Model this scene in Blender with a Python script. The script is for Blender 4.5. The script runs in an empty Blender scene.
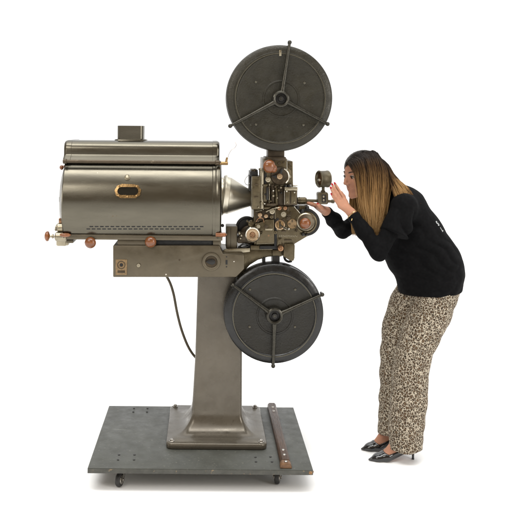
import bpy, bmesh, math, random
import numpy as np
from mathutils import Vector, Matrix
random.seed(7); rng = np.random.default_rng(7)
C = bpy.context.scene.collection
SC = bpy.context.scene
# ------------------------------------------------------------------ camera model (used for laying out real positions)
D0, FPX, U0, V0, CAMZ, ROLL = 4.0, 800.0, 205.0, 128.0, 1.638, math.radians(0.5)
def unroll(px, py):
    u, v = px-U0, py-V0; c, s = math.cos(ROLL), math.sin(ROLL)
    return u*c+v*s, -u*s+v*c
def at(px, py, Y):
    u, v = unroll(px, py); d = D0+Y
    return Vector((u*d/FPX, Y, CAMZ-v*d/FPX))
def atz(px, py, z):
    u, v = unroll(px, py); d = FPX*(CAMZ-z)/v
    return Vector((u*d/FPX, d-D0, z))
def S(Y): return (D0+Y)/FPX          # metres per photo pixel at depth Y

# ------------------------------------------------------------------ materials
def new_mat(name):
    m = bpy.data.materials.new(name); m.use_nodes = True
    nt = m.node_tree; b = nt.nodes['Principled BSDF']
    return m, nt, b
def ramp(nt, fac, stops):
    r = nt.nodes.new('ShaderNodeValToRGB'); e = r.color_ramp.elements
    while len(e) < len(stops): e.new(0.5)
    for k, (p, c) in enumerate(stops):
        e[k].position = p; e[k].color = (*c, 1) if len(c) == 3 else c
    nt.links.new(fac, r.inputs[0]); return r.outputs[0]
def noise(nt, scale, detail=4, rough=.6, vec=None, stretch=None):
    n = nt.nodes.new('ShaderNodeTexNoise'); n.inputs['Scale'].default_value = scale
    n.inputs['Detail'].default_value = detail; n.inputs['Roughness'].default_value = rough
    if vec is None:
        tc = nt.nodes.new('ShaderNodeTexCoord'); vec = tc.outputs['Object']
    if stretch:
        mp = nt.nodes.new('ShaderNodeMapping'); mp.inputs['Scale'].default_value = stretch
        nt.links.new(vec, mp.inputs[0]); vec = mp.outputs[0]
    nt.links.new(vec, n.inputs['Vector']); return n.outputs['Fac']
def mul(c, k): return tuple(min(1, x*k) for x in c)
def mat(name, base, rough=.4, metal=0.0, var=.25, vscale=9, bump=0.0, bscale=200, stretch=None, wear=None, wscale=14, wamt=.70, spec=.5, rvar=.12, coat=0, bdist=.002, scr=0):
    m, nt, b = new_mat(name)
    f = noise(nt, vscale, 6, .65, stretch=stretch)
    col = ramp(nt, f, [(.3, mul(base, 1-var)), (.7, mul(base, 1+var))])
    if wear:
        f2 = noise(nt, wscale, 9, .75)
        k = ramp(nt, f2, [(wamt, (0, 0, 0)), (wamt+.03, (1, 1, 1))])
        mx = nt.nodes.new('ShaderNodeMixRGB'); nt.links.new(k, mx.inputs[0]); nt.links.new(col, mx.inputs[1])
        mx.inputs[2].default_value = (*wear, 1); col = mx.outputs[0]
    if scr:
        for st in ((50, 50, 2.2), (2.2, 50, 40)):
            f4 = noise(nt, 1.0, 3, .55, stretch=st)
            k4 = ramp(nt, f4, [(.735, (0, 0, 0)), (.755, (1, 1, 1))])
            mx = nt.nodes.new('ShaderNodeMixRGB'); nt.links.new(k4, mx.inputs[0]); nt.links.new(col, mx.inputs[1]); mx.inputs[2].default_value = (*mul(base, scr), 1); col = mx.outputs[0]
    nt.links.new(col, b.inputs['Base Color'])
    b.inputs['Metallic'].default_value = metal
    f3 = noise(nt, vscale*2.3, 5, .6, stretch=stretch)
    mr = nt.nodes.new('ShaderNodeMapRange'); nt.links.new(f3, mr.inputs[0])
    mr.inputs[1].default_value = .3; mr.inputs[2].default_value = .7
    mr.inputs[3].default_value = max(.03, rough-rvar); mr.inputs[4].default_value = min(1, rough+rvar)
    nt.links.new(mr.outputs[0], b.inputs['Roughness'])
    b.inputs['Specular IOR Level'].default_value = spec
    b.inputs['Coat Weight'].default_value = coat
    if bump:
        fb = noise(nt, bscale, 3, .6, stretch=stretch)
        bp = nt.nodes.new('ShaderNodeBump'); bp.inputs['Strength'].default_value = bump; bp.inputs['Distance'].default_value = bdist
        nt.links.new(fb, bp.inputs['Height']); nt.links.new(bp.outputs[0], b.inputs['Normal'])
    return m
M = {}
M['olive'] = mat('olive_paint', (.100, .083, .056), .38, .6, .14, 7, .12, 260, wear=(.035, .024, .015), wscale=24, wamt=.67, scr=1.9)
M['sheet'] = mat('lamp_house_metal', (.116, .106, .083), .25, .95, .12, 5, .03, 90, stretch=(.6, 3, 3), wear=(.11, .075, .04), wscale=13, wamt=.67, rvar=.05, scr=1.5)
M['light_metal'] = mat('worn_nickel', (.30, .265, .195), .32, .95, .2, 16)
M['cast'] = mat('cast_head_paint', (.092, .073, .042), .33, .72, .22, 26, .2, 160, wear=(.04, .026, .013), wscale=34, wamt=.63)
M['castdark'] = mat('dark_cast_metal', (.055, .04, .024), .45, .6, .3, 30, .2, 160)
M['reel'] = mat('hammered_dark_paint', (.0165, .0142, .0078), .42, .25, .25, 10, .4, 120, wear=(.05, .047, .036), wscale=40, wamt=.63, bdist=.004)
M['reelrim'] = mat('ring_highlight_paint', (.075, .068, .05), .33, .5, .2, 12, .3, 170)  # lightened to paint a highlight line on the raised ring; bolts share it
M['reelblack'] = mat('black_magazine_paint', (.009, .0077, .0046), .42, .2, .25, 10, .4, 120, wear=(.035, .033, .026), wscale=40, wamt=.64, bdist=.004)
M['drum'] = mat('black_drum_paint', (.006, .006, .0058), .3, .1, .2, 12, .2, 120)
M['bar'] = mat('dark_steel_bar', (.045, .042, .034), .3, .8, .3, 40)
M['black'] = mat('black_metal', (.012, .011, .01), .4, .3, .3, 20)
M['void'] = mat('black_opening', (.004, .004, .004), .6, 0, .2, 20)
M['wood'] = mat('varnished_wood_knob', (.155, .05, .014), .27, 0, .3, 24, stretch=(1, 1, 4), coat=.3)
M['woodorange'] = mat('orange_wood_handle', (.19, .062, .016), .3, 0, .3, 24, stretch=(4, 1, 1), coat=.3)
M['brass'] = mat('old_brass', (.30, .19, .085), .28, .95, .4, 60, .2, 120)
M['copper'] = mat('copper_metal', (.25, .14, .078), .3, .95, .25, 40)
M['pinkmetal'] = mat('worn_bronze_disc', (.36, .255, .16), .3, .9, .2, 60)
M['chrome'] = mat('chrome', (.6, .57, .5), .16, 1, .1, 30)
M['finder'] = mat('viewfinder_paint', (.085, .07, .042), .4, .5, .2, 30, .15, 160)
M['cone'] = mat('spun_cone_metal', (.60, .56, .46), .36, .95, .05, 10, rvar=.02)
M['plate'] = mat('paper_brass_plate', (.19, .125, .06), .5, .3, .35, 90)
M['railpaint'] = mat('brown_rail_paint', (.06, .043, .025), .35, .5, .2, 14, wear=(.15, .12, .08), wscale=30, wamt=.62)
M['ped'] = mat('pedestal_paint', (.108, .094, .073), .28, .5, .13, 6, .08, 220, wear=(.05, .036, .022), wscale=18, wamt=.665, scr=1.9)
M['cable'] = mat('braided_cable', (.07, .056, .035), .7, 0, .3, 120, .5, 400)
M['deck'] = mat('grey_green_deck_paint', (.055, .057, .049), .5, 0, .2, 8, .35, 130, wear=(.12, .118, .10), wscale=70, wamt=.60, scr=2.2)
M['deckedge'] = mat('scuffed_deck_edge', (.055, .055, .047), .6, 0, .3, 20, .4, 150, wear=(.2, .15, .09), wscale=24, wamt=.60)
M['rawwood'] = mat('broken_raw_wood', (.22, .12, .05), .7, 0, .4, 60, .6, 120)
M['cleat'] = mat('old_brown_wood', (.052, .028, .016), .45, 0, .45, 22, .4, 90, stretch=(6, .5, 6), wear=(.13, .07, .035), wscale=26, wamt=.68)
M['cleatend'] = mat('orange_end_grain', (.13, .065, .028), .5, 0, .4, 60, .3, 120)
M['rubber'] = mat('black_rubber', (.02, .019, .018), .6, 0, .3, 40)
M['steel'] = mat('zinc_steel', (.33, .31, .28), .3, .9, .3, 40)
M['glass'] = mat('dark_viewing_glass', (.008, .007, .005), .08, 0, .2, 20, rvar=.02)
M['floor'] = mat('white_floor', (.90, .90, .90), .7, 0, .01, 1, rvar=.02)
M['shirt'] = mat('black_cotton', (.0028, .0028, .0032), .9, 0, .2, 30, .3, 320, spec=.10)
M['topknit'] = mat('black_knit', (.0028, .0028, .0032), .9, 0, .2, 30, .4, 420, spec=.10)
M['white_print'] = mat('white_print', (.7, .72, .72), .7, 0, .05, 30)
M['patent'] = mat('black_patent_leather', (.006, .006, .007), .10, 0, .2, 20, coat=.6, rvar=.03)
M['nail'] = mat('red_nail_polish', (.30, .004, .010), .15, 0, .1, 30, coat=.5, rvar=.03)
M['gold'] = mat('gold_chain', (.6, .42, .2), .25, 1, .2, 80)
M['eye_white'] = mat('eye_white', (.36, .32, .29), .2, 0, .05, 20)
M['iris'] = mat('brown_iris', (.03, .016, .008), .15, 0, .2, 60)
M['lash'] = mat('dark_lash_hair', (.012, .008, .006), .6, 0, .2, 60)
def skin_mat(name, base):
    m, nt, b = new_mat(name)
    f = noise(nt, 28, 6, .6)
    nt.links.new(ramp(nt, f, [(.3, mul(base, .86)), (.7, mul(base, 1.1))]), b.inputs['Base Color'])
    b.inputs['Roughness'].default_value = .58; b.inputs['Specular IOR Level'].default_value = .25
    b.inputs['Subsurface Weight'].default_value = .18
    b.inputs['Subsurface Radius'].default_value = (.012, .005, .003); b.inputs['Subsurface Scale'].default_value = .6
    fb = noise(nt, 500, 2, .5); bp = nt.nodes.new('ShaderNodeBump'); bp.inputs['Strength'].default_value = .12; bp.inputs['Distance'].default_value = .001
    nt.links.new(fb, bp.inputs['Height']); nt.links.new(bp.outputs[0], b.inputs['Normal'])
    return m
M['skin'] = skin_mat('skin', (.40, .20, .128))
M['lip'] = skin_mat('lip_skin', (.30, .085, .065))
def leopard_mat():
    m, nt, b = new_mat('leopard_print_cotton')
    tc = nt.nodes.new('ShaderNodeTexCoord')
    mp = nt.nodes.new('ShaderNodeMapping'); mp.inputs['Scale'].default_value = (1, 1, .86)
    nz = nt.nodes.new('ShaderNodeTexNoise'); nz.inputs['Scale'].default_value = 85; nz.inputs['Detail'].default_value = 2
    nt.links.new(tc.outputs['Object'], mp.inputs[0]); nt.links.new(mp.outputs[0], nz.inputs['Vector'])
    mx = nt.nodes.new('ShaderNodeVectorMath'); mx.operation = 'MULTIPLY_ADD'
    nt.links.new(nz.outputs['Color'], mx.inputs[0]); mx.inputs[1].default_value = (.018, .018, .018); nt.links.new(mp.outputs[0], mx.inputs[2])
    def vor(feat, sc):
        v = nt.nodes.new('ShaderNodeTexVoronoi'); v.feature = feat; v.inputs['Scale'].default_value = sc
        nt.links.new(mx.outputs[0], v.inputs['Vector']); return v
    e = vor('DISTANCE_TO_EDGE', 80)
    # cream network, dark irregular rosette rings, tan centres
    cream, dark, tan = (.44, .385, .30), (.026, .017, .011), (.12, .078, .046)
    n2 = noise(nt, 120, 2, .5, vec=mp.outputs[0])
    add = nt.nodes.new('ShaderNodeMath'); add.operation = 'MULTIPLY_ADD'; nt.links.new(n2, add.inputs[0]); add.inputs[1].default_value = .25
    nt.links.new(e.outputs['Distance'], add.inputs[2])
    col = ramp(nt, add.outputs[0], [(.18, cream), (.225, dark), (.34, dark), (.42, tan)])
    n3 = noise(nt, 38, 2, .5, vec=mp.outputs[0])
    k = ramp(nt, n3, [(.74, (0, 0, 0)), (.78, (1, 1, 1))])
    mm = nt.nodes.new('ShaderNodeMixRGB'); nt.links.new(k, mm.inputs[0]); nt.links.new(col, mm.inputs[1]); mm.inputs[2].default_value = (*cream, 1)
    nt.links.new(mm.outputs[0], b.inputs['Base Color'])
    b.inputs['Roughness'].default_value = .85; b.inputs['Specular IOR Level'].default_value = .2
    return m
M['leopard'] = leopard_mat()
def hair_mat():
    m, nt, b = new_mat('ombre_hair')
    a = nt.nodes.new('ShaderNodeAttribute'); a.attribute_name = 'strand'
    sp = nt.nodes.new('ShaderNodeSeparateColor'); nt.links.new(a.outputs['Color'], sp.inputs[0])
    c = ramp(nt, sp.outputs[0], [(0, (.011, .006, .0035)), (.26, (.020, .011, .005)), (.45, (.085, .045, .018)), (.70, (.31, .175, .066)), (1, (.52, .33, .15))])
    mm = nt.nodes.new('ShaderNodeMixRGB'); mm.blend_type = 'MULTIPLY'; mm.inputs[0].default_value = 1
    c2 = ramp(nt, sp.outputs[1], [(0, (.16, .14, .12)), (.45, (.6, .56, .5)), (1, (1.0, 1, 1))])
    nt.links.new(c, mm.inputs[1]); nt.links.new(c2, mm.inputs[2]); nt.links.new(mm.outputs[0], b.inputs['Base Color'])
    b.inputs['Roughness'].default_value = .45; b.inputs['Specular IOR Level'].default_value = .16
    return m
M['hair'] = hair_mat()

# ------------------------------------------------------------------ shape helpers: each returns (verts, faces)
def from_bm(bm):
    bm.verts.index_update(); v = [tuple(x.co) for x in bm.verts]; f = [tuple(q.index for q in p.verts) for p in bm.faces]; bm.free(); return v, f
def bevel(bm, b, seg=2):
    if b > 0:
        es = [e for e in bm.edges if len(e.link_faces) == 2 and e.calc_face_angle(0) > .5]
        bmesh.ops.bevel(bm, geom=es, offset=b, segments=seg, profile=.5, affect='EDGES', clamp_overlap=True)
def rbox(a, b, bev=.002, seg=2):
    lo = [min(a[i], b[i]) for i in range(3)]; hi = [max(a[i], b[i]) for i in range(3)]
    bm = bmesh.new(); bmesh.ops.create_cube(bm, size=1)
    for v in bm.verts: v.co = Vector([(lo[i]+hi[i])/2+v.co[i]*(hi[i]-lo[i]) for i in range(3)])
    bevel(bm, bev, seg); return from_bm(bm)
def prism(poly, yf, yb, bev=.002, seg=2):       # poly: (x, z) outline
    bm = bmesh.new()
    vs = [bm.verts.new((x, yf, z)) for x, z in poly]
    f = bm.faces.new(vs); r = bmesh.ops.extrude_face_region(bm, geom=[f])
    for g in r['geom']:
        if isinstance(g, bmesh.types.BMVert): g.co.y = yb
    bmesh.ops.recalc_face_normals(bm, faces=bm.faces); bevel(bm, bev, seg); return from_bm(bm)
def frame_of(ax):
    ax = Vector(ax).normalized(); t = Vector((0, 0, 1)) if abs(ax.z) < .9 else Vector((1, 0, 0))
    a = ax.cross(t).normalized(); return ax, a, ax.cross(a)
def lathe(c, ax, prof, seg=40):                 # prof: (radius, distance along axis)
    ax, a, b = frame_of(ax); v = []; f = []; c = Vector(c); rings = []
    for r, h in prof:
        if r < 1e-6: rings.append([len(v)]); v.append(tuple(c+ax*h))
        else:
            s = len(v); rings.append(list(range(s, s+seg)))
            for k in range(seg):
                t = 2*math.pi*k/seg; v.append(tuple(c+ax*h+a*(r*math.cos(t))+b*(r*math.sin(t))))
    for p, q in zip(rings, rings[1:]):
        if len(p) == 1 and len(q) == 1: continue
        for k in range(seg):
            k2 = (k+1) % seg
            if len(p) == 1: f.append((p[0], q[k2], q[k]))
            elif len(q) == 1: f.append((p[k], p[k2], q[0]))
            else: f.append((p[k], p[k2], q[k2], q[k]))
    return v, f
def cyl(p, q, r0, r1=None, seg=24, b=None):      # solid rod with softened ends
    p, q = Vector(p), Vector(q); r1 = r0 if r1 is None else r1; L = (q-p).length; b = min(.25*L, .2*min(r0, r1)) if b is None else b
    return lathe(p, q-p, [(0, 0), (r0-b, 0), (r0, b), (r1, L-b), (r1-b, L), (0, L)], seg)
def ball(c, r, seg=24, rings=14):
    rx, ry, rz = (r, r, r) if not hasattr(r, '__len__') else r
    v, f = lathe((0, 0, 0), (0, 0, 1), [(math.sin(math.pi*k/rings), -math.cos(math.pi*k/rings)) for k in range(rings+1)], seg)
    return [(c[0]+x*rx, c[1]+y*ry, c[2]+z*rz) for x, y, z in v], f
def spline(pts, n=8):
    P = [Vector(p) for p in pts]; P = [2*P[0]-P[1]]+P+[2*P[-1]-P[-2]]; out = []
    for i in range(1, len(P)-2):
        for k in range(n):
            t = k/n; a, b, c, d = P[i-1:i+3]
            out.append(.5*((2*b)+(c-a)*t+(2*a-5*b+4*c-d)*t*t+(3*b-a-3*c+d)*t**3))
    out.append(P[-2]); return out
def tube(pts, r, seg=10):
    pts = [Vector(p) for p in pts]; n = len(pts); v = []; f = []; up = Vector((.3, .8, .52)).normalized()
    for i, p in enumerate(pts):
        t = (pts[min(i+1, n-1)]-pts[max(i-1, 0)]).normalized(); a = t.cross(up).normalized(); b = t.cross(a)
        rr = r[i] if hasattr(r, '__len__') else r
        for k in range(seg):
            w = 2*math.pi*k/seg; v.append(tuple(p+a*(rr*math.cos(w))+b*(rr*math.sin(w))))
    for i in range(n-1):
        for k in range(seg):
            k2 = (k+1) % seg; f.append((i*seg+k, i*seg+k2, (i+1)*seg+k2, (i+1)*seg+k))
    f.append(tuple(range(seg-1, -1, -1))); f.append(tuple((n-1)*seg+k for k in range(seg)))
    return v, f
WL = {}
def obj(name, shapes, mats, parent=None, angle=38, recalc=True):
    """shapes: list of (verts, faces) or ((verts, faces), material slot). ONE mesh object, origin at its middle."""
    if isinstance(mats, str): mats = [mats]
    if isinstance(shapes, tuple): shapes = [shapes]
    V = []; F = []; MI = []
    for s in shapes:
        g, k = s if isinstance(s[1], int) else (s, 0)
        o = len(V); V += g[0]; F += [tuple(i+o for i in f) for f in g[1]]; MI += [k]*len(g[1])
    A = np.array(V); c = Vector((A.min(0)+A.max(0))/2)
    me = bpy.data.meshes.new(name); me.from_pydata((A-np.array(c)).tolist(), [], F)
    me.polygons.foreach_set('material_index', MI)
    for m in mats: me.materials.append(M[m])
    if recalc:
        bm = bmesh.new(); bm.from_mesh(me); bmesh.ops.recalc_face_normals(bm, faces=bm.faces); bm.to_mesh(me); bm.free()
    me.polygons.foreach_set('use_smooth', [True]*len(me.polygons)); me.set_sharp_from_angle(angle=math.radians(angle)); me.update()
    o = bpy.data.objects.new(name, me); C.objects.link(o)
    pl = Vector((0, 0, 0))
    if parent: o.parent = parent; pl = WL[parent]
    o.location = c-pl; WL[o] = c
    return o
def thing(name, label, cat, loc):
    o = bpy.data.objects.new(name, None); C.objects.link(o); o.location = loc; o.empty_display_size = .1
    o['label'] = label; o['category'] = cat; WL[o] = Vector(loc); return o
# pixel-space conveniences (each real thing gets its own depth Y)
def XZ(pts, Y): return [(p.x, p.z) for p in (at(a, b, Y) for a, b in pts)]
def pbox(x0, y0, x1, y1, Yf, Yb, bev=.002, seg=2):
    a = at((x0+x1)/2, (y0+y1)/2, Yf); w = abs(x1-x0)*S(Yf)/2; h = abs(y1-y0)*S(Yf)/2
    return rbox((a.x-w, Yf, a.z-h), (a.x+w, Yb, a.z+h), bev, seg)
def disc(px, py, Yf, prof, seg=40):              # prof in (px radius, metres behind Yf); axis towards +Y
    s = S(Yf); return lathe(at(px, py, Yf), (0, 1, 0), [(r*s, h) for r, h in prof], seg)
def stud(px, py, Yf, r, L, seg=20, dome=.3):      # short round boss facing the camera
    return disc(px, py, Yf, [(0, 0), (r*.6, 0), (r*.9, L*.12), (r, L*dome), (r, L)], seg)
def screw(px, py, Yf, r, L): return disc(px, py, Yf, [(0, L*.35), (r*.3, L*.35), (r*.34, 0), (r*.85, 0), (r, L*.4), (r, L)], 14)

# ================================================================== setting
def disk_floor():
    R = 120; n = 64
    return [(R*math.cos(2*math.pi*k/n), R*math.sin(2*math.pi*k/n), 0) for k in range(n)], [tuple(range(n))]
fl = obj('floor', disk_floor(), 'floor'); fl['kind'] = 'structure'

# ================================================================== wheeled platform
ZT = .105; XL, XR, YF, YB = -.515, .500, D0*0-.404, .404
dolly = thing('wheeled_platform', 'low grey wooden platform on small casters carrying the whole film projector', 'platform', (0, 0, 0))
deck = obj('deck_board', [(rbox((XL, YF, ZT-.024), (XR, YB, ZT), .003), 0)], 'deck', dolly)
lip = []
xs = np.linspace(XL+.002, XR-.03, 60)
obj('front_edge', rbox((XL+.001, YF-.004, ZT-.022), (XR-.02, YF-.0005, ZT-.003), .001), 'deckedge', deck)
ch = bmesh.new(); bmesh.ops.create_icosphere(ch, subdivisions=3, radius=1)
for v in ch.verts:
    k = .8+.4*random.random(); v.co = Vector((XR-.012+v.co.x*.0145*k, YF+.010+v.co.y*.014*k, ZT-.013+v.co.z*.0105))
obj('splintered_corner', from_bm(ch), 'rawwood', deck, 20)
def caster(x, y, rot):
    c, s = math.cos(rot), math.sin(rot)
    w = lambda a, b, z: (x+a*c-b*s, y+a*s+b*c, z)
    r = .032
    pl = obj('caster', [rbox((x-.04, y-.035, ZT-.031), (x+.04, y+.035, ZT-.0245), .001), cyl((x, y, ZT-.032), (x, y, ZT-.042), .022)], 'steel', dolly)
    hub = w(.022, 0, r)
    ax = Vector((-s, c, 0))
    obj('wheel', [(lathe(Vector(hub)-ax*.011, ax, [(0, 0), (.012, -.001), (.016, .002), (.026, .0), (r-.003, .001), (r, .005), (r, .017), (r-.003, .021), (.026, .022), (.016, .02), (.012, .023), (0, .022)], 28), 0), (lathe(Vector(hub)-ax*.0135, ax, [(0, 0), (.019, 0), (.02, .002), (.02, .025), (.019, .027), (0, .027)], 24), 1)], ['rubber', 'steel'], pl)
    sh = []
    for k in (-1, 1):
        pts = [w(-.016, k*.015, ZT-.04), w(.014, k*.015, ZT-.04), w(.034, k*.015, r+.004), w(.026, k*.015, r-.008), w(.014, k*.015, r-.006)]
        pts2 = [w(-.016, k*.0175, ZT-.04), w(.014, k*.0175, ZT-.04), w(.034, k*.0175, r+.004), w(.026, k*.0175, r-.008), w(.014, k*.0175, r-.006)]
        n = len(pts); sh.append((pts+pts2, [tuple(range(n)), tuple(range(2*n-1, n-1, -1))]+[(i, (i+1) % n, n+(i+1) % n, n+i) for i in range(n)]))
        sh.append(cyl(Vector(hub)+ax*k*.0175, Vector(hub)+ax*k*.021, .007, seg=12))
    obj('fork', sh, 'steel', pl)
cp = [(atz(124, 478, .05).x-.015, YF+.075, -1.9), (atz(278, 481, .05).x, YF+.075, 1.35), (-.34, YB-.09, .6), (.35, YB-.09, 2.2)]
for x, y, r in cp: caster(x, y, r)
for px, py in [(119, 455), (118, 460), (134.5, 455), (134, 460), (134, 408.5), (133.3, 412), (147.5, 408.5), (147, 412), (270.5, 457), (272, 462), (255.5, 457.5), (256, 462)]:
    p = atz(px, py, ZT); obj('bolt_head', cyl((p.x, p.y, ZT-.001), (p.x, p.y, ZT+.003), .0055, seg=10), 'black', deck)
cl = obj('wooden_cleat', [(prism([(.356, ZT+.0005), (.404, ZT+.0005), (.402, ZT+.018), (.394, ZT+.026), (.366, ZT+.026), (.358, ZT+.018)], -.352, .398, .0015), 0),
                          (prism([(.352, ZT+.0005), (.406, ZT+.0005), (.403, ZT+.016), (.394, ZT+.024), (.364, ZT+.024), (.355, ZT+.016)], -.394, -.353, .003), 1)], ['cleat', 'cleatend'], dolly)
for y in (-.375, -.30, -.245, .27, .33):
    obj('screw', cyl((.38, y, ZT+.0255), (.38, y, ZT+.029), .0085, .006, 14), 'steel', cl)

# ================================================================== film projector
YC = .07
pr = thing('film_projector', 'vintage olive metal cinema film projector on a pedestal with two dark round film magazines', 'film projector', (.067, YC, ZT))
# pedestal: one casting, rounded rectangle rings
def rrect(cx, cy, hx, hy, r, z, n=7):
    out = []
    for q, (sx, sy) in enumerate([(1, 1), (-1, 1), (-1, -1), (1, -1)]):
        for k in range(n):
            t = math.pi/2*(q+k/(n-1)); out.append((cx+sx*(hx-r)+r*math.cos(t), cy+sy*(hy-r)+r*math.sin(t), z))
    return out
def loft(rings):
    n = len(rings[0]); v = [p for r in rings for p in r]; f = [tuple(range(n-1, -1, -1)), tuple(len(v)-n+k for k in range(n))]
    for i in range(len(rings)-1):
        for k in range(n): f.append((i*n+k, i*n+(k+1) % n, (i+1)*n+(k+1) % n, (i+1)*n+k))
    return v, f
zb = ZT+.0008; rings = []
bx = .068; by = .075
for hx, hy, r, z in [(.237, .262, .03, zb), (.241, .266, .032, zb+.004), (.241, .266, .032, zb+.024), (.237, .262, .03, zb+.029)]: rings.append(rrect(bx, by, hx, hy, r, z))
for k in range(0, 9):        # flared foot
    t = math.pi/2*k/8; e = 1-math.sin(t)
    rings.append(rrect(.072, YC, .124+.078*e, .105+.075*e, .022+.01*e, zb+.029+.105*(1-math.cos(t))))
ztop = at(220, 277, -.03).z+.002
rings.append(rrect(.078, YC, .117, .098, .02, .5)); rings.append(rrect(.082, YC, .112, .092, .02, ztop))
ped = obj('pedestal', loft(rings), 'ped', pr, 50)
for sx, sy in ((-1, -1), (1, -1), (-1, 1), (1, 1)):
    x, y = bx+sx*.215, by+sy*.238
    obj('anchor_bolt', [cyl((x, y, zb+.0285), (x, y, zb+.032), .014, seg=16), lathe((x, y, zb+.032), (0, 0, 1), [(.010, 0), (.010, .006), (.007, .009), (0, .009)], 6)], 'steel', ped)
# support beam under the lamp house
YFB = -.130
bp = [(113, 245.5), (219.5, 245.5), (221, 250), (223, 254), (244, 255), (244.3, 269), (236, 277.2), (113, 277.2)]
beam = obj('support_beam', [prism(XZ(bp, YFB), YFB, .22, .004)], 'olive', pr)
obj('rating_plate', [(pbox(115.5, 259.5, 127, 275, YFB-.0025, YFB-.0002, .0005), 0), (disc(121.3, 265, YFB-.0045, [(0, 0), (1.6, 0), (1.8, .002)], 20), 1),
                     (disc(121.3, 265, YFB-.0035, [(3.3, 0), (4.1, 0), (4.1, .002), (3.3, .002)], 24), 2), (pbox(117.5, 270.5, 125, 273, YFB-.0035, YFB-.002, .0003), 2)], ['plate', 'black', 'castdark'], beam)
obj('bolt', [screw(138.5, 265.5, YFB-.006, 2.1, .007)], 'light_metal', beam)
obj('rivet', [stud(179.5, 260, YFB-.002, .9, .003)], 'castdark', beam)
obj('rivet', [stud(166, 274.5, YFB-.002, .8, .003)], 'chrome', beam)
obj('rotary_knob', [(disc(211.3, 262, YFB-.012, [(5.6, .006), (6.2, .002), (7.4, 0), (9.0, .002), (9.6, .012)], 40), 0), (disc(211.3, 262, YFB-.005, [(0, 0), (5.9, 0)], 32), 2),
                    (prism(XZ([(205.8, 261.8), (208.5, 259.8), (212.5, 259.3), (215, 260.6), (215.3, 263.4), (212.5, 265), (208.5, 263.8)], YFB-.015), YFB-.015, YFB-.005, .0015), 1)], ['olive', 'black', 'castdark'], beam)
obj('switch_slot', [pbox(225.6, 260, 227.6, 264.6, YFB-.001, YFB+.01, .0003), disc(226.6, 256.8, YFB-.001, [(0, 0), (.7, 0), (.7, .003)], 10), disc(226.6, 266.8, YFB-.001, [(0, 0), (.7, 0), (.7, .003)], 10)], 'void', beam)
# power cable
obj('power_cable', tube(spline([at(166.5, 276, .06), at(170.5, 284, .06), at(173.8, 295, .06), at(177, 312, .06), at(181, 328, .06), at(186.5, 343, .065), at(192, 353, .07), at(199, 361, .075)], 8), .0065, 12), 'cable', pr)
# lamp house
XA = lambda px, py=200: at(px, py, YC).x
ZA = lambda py, px=142: at(px, py, YC).z
s0 = S(YC); zc = ZA(200); RB = 50*s0
def lx(prof, z=None, seg=96): return lathe((0, YC, zc if z is None else z), (1, 0, 0), [(r*s0, XA(x)) for x, r in prof], seg)
def flat_bottom(g): zm = ZA(234.6); zM = ZA(160.6); return [(x, y, min(zM, max(z, zm))) for x, y, z in g[0]], g[1]
lamp = obj('lamp_house', [flat_bottom(lx([(63.2, 0), (63.2, 14), (63.5, 21), (64.4, 29), (65.8, 34), (67.6, 38.5), (69.1, 43), (70, 47.5), (70.4, 50.6), (71.2, 50), (211.8, 50), (212.4, 50.5), (214.6, 50.7),
                              (215.2, 51.2), (217.2, 51.8), (219.2, 51.3), (220.3, 49.6), (220.6, 47), (220.6, 0)]))], 'sheet', pr, 30)
def oncyl(px, py, out=.0):               # point on the barrel's front surface that shows at this pixel
    d = at(px, py, YC-RB); 
    z = d.z-zc; 
    for _ in range(6):
        y = YC-math.sqrt(max(1e-6, RB*RB-z*z)); d = at(px, py, y); z = d.z-zc
    n = Vector((0, y-YC, z)).normalized(); return Vector((d.x, y, d.z))+n*out, n
# staggered ventilation slots: one sheet pattern
vs = []
for row, (yy, x0) in enumerate([(226.6, 89.5), (229.0, 86.5)]):
    for k in range(22):
        p0, n = oncyl(x0+k*5.25, yy, .0007); p1, _ = oncyl(x0+3.7+k*5.25, yy, .0007)
        t = Vector((0, n.z, -n.y))*.0028; vs.append(([tuple(q) for q in (p0+t, p1+t, p1-t, p0-t)], [(0, 1, 2, 3)]))
obj('vent_slots', vs, 'void', lamp, recalc=False)
pk, nk = oncyl(127.3, 177.5)
obj('round_stud', lathe(pk-nk*.002, nk, [(.014, 0), (.014, .004), (.010, .006), (.0105, .014), (.007, .018), (0, .018)], 20), 'light_metal', lamp)
# brass framed viewing window on the barrel
pw, nw = oncyl(128, 191.3)
tw = Vector((0, nw.z, -nw.y)); 
if tw.z < 0: tw = -tw
def stadium(hw, hh, n=12): 
    out = []
    for k in range(n+1): a = -math.pi/2+math.pi*k/n; out.append((hw-hh+hh*math.cos(a), hh*math.sin(a)))
    for k in range(n+1): a = math.pi/2+math.pi*k/n; out.append((-hw+hh+hh*math.cos(a), hh*math.sin(a)))
    return out
def wl(p, h): return tuple(pw+Vector((1, 0, 0))*p[0]+tw*p[1]+nw*h)
def ringshape(o, i, h0, h1):
    n = len(o); v = [wl(p, h0) for p in o]+[wl(p, h1) for p in o]+[wl(p, h1+.001) for p in i]+[wl(p, h0) for p in i]; f = []
    for k in range(n):
        k2 = (k+1) % n
        for a in range(3): f.append((a*n+k, a*n+k2, (a+1)*n+k2, (a+1)*n+k))
    return v, f
so, si = stadium(.062, .033), stadium(.050, .0195)
so = [(x*(1+.035*math.sin(k*2.1)), y*(1+.05*math.sin(k*2.1))) for k, (x, y) in enumerate(so)]
win = obj('peep_window', ringshape(so, si, -.008, .007), 'brass', lamp)
n_ = len(si); obj('pane', ([wl(p, .0015) for p in si], [tuple(range(n_))]), 'glass', lamp)
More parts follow.
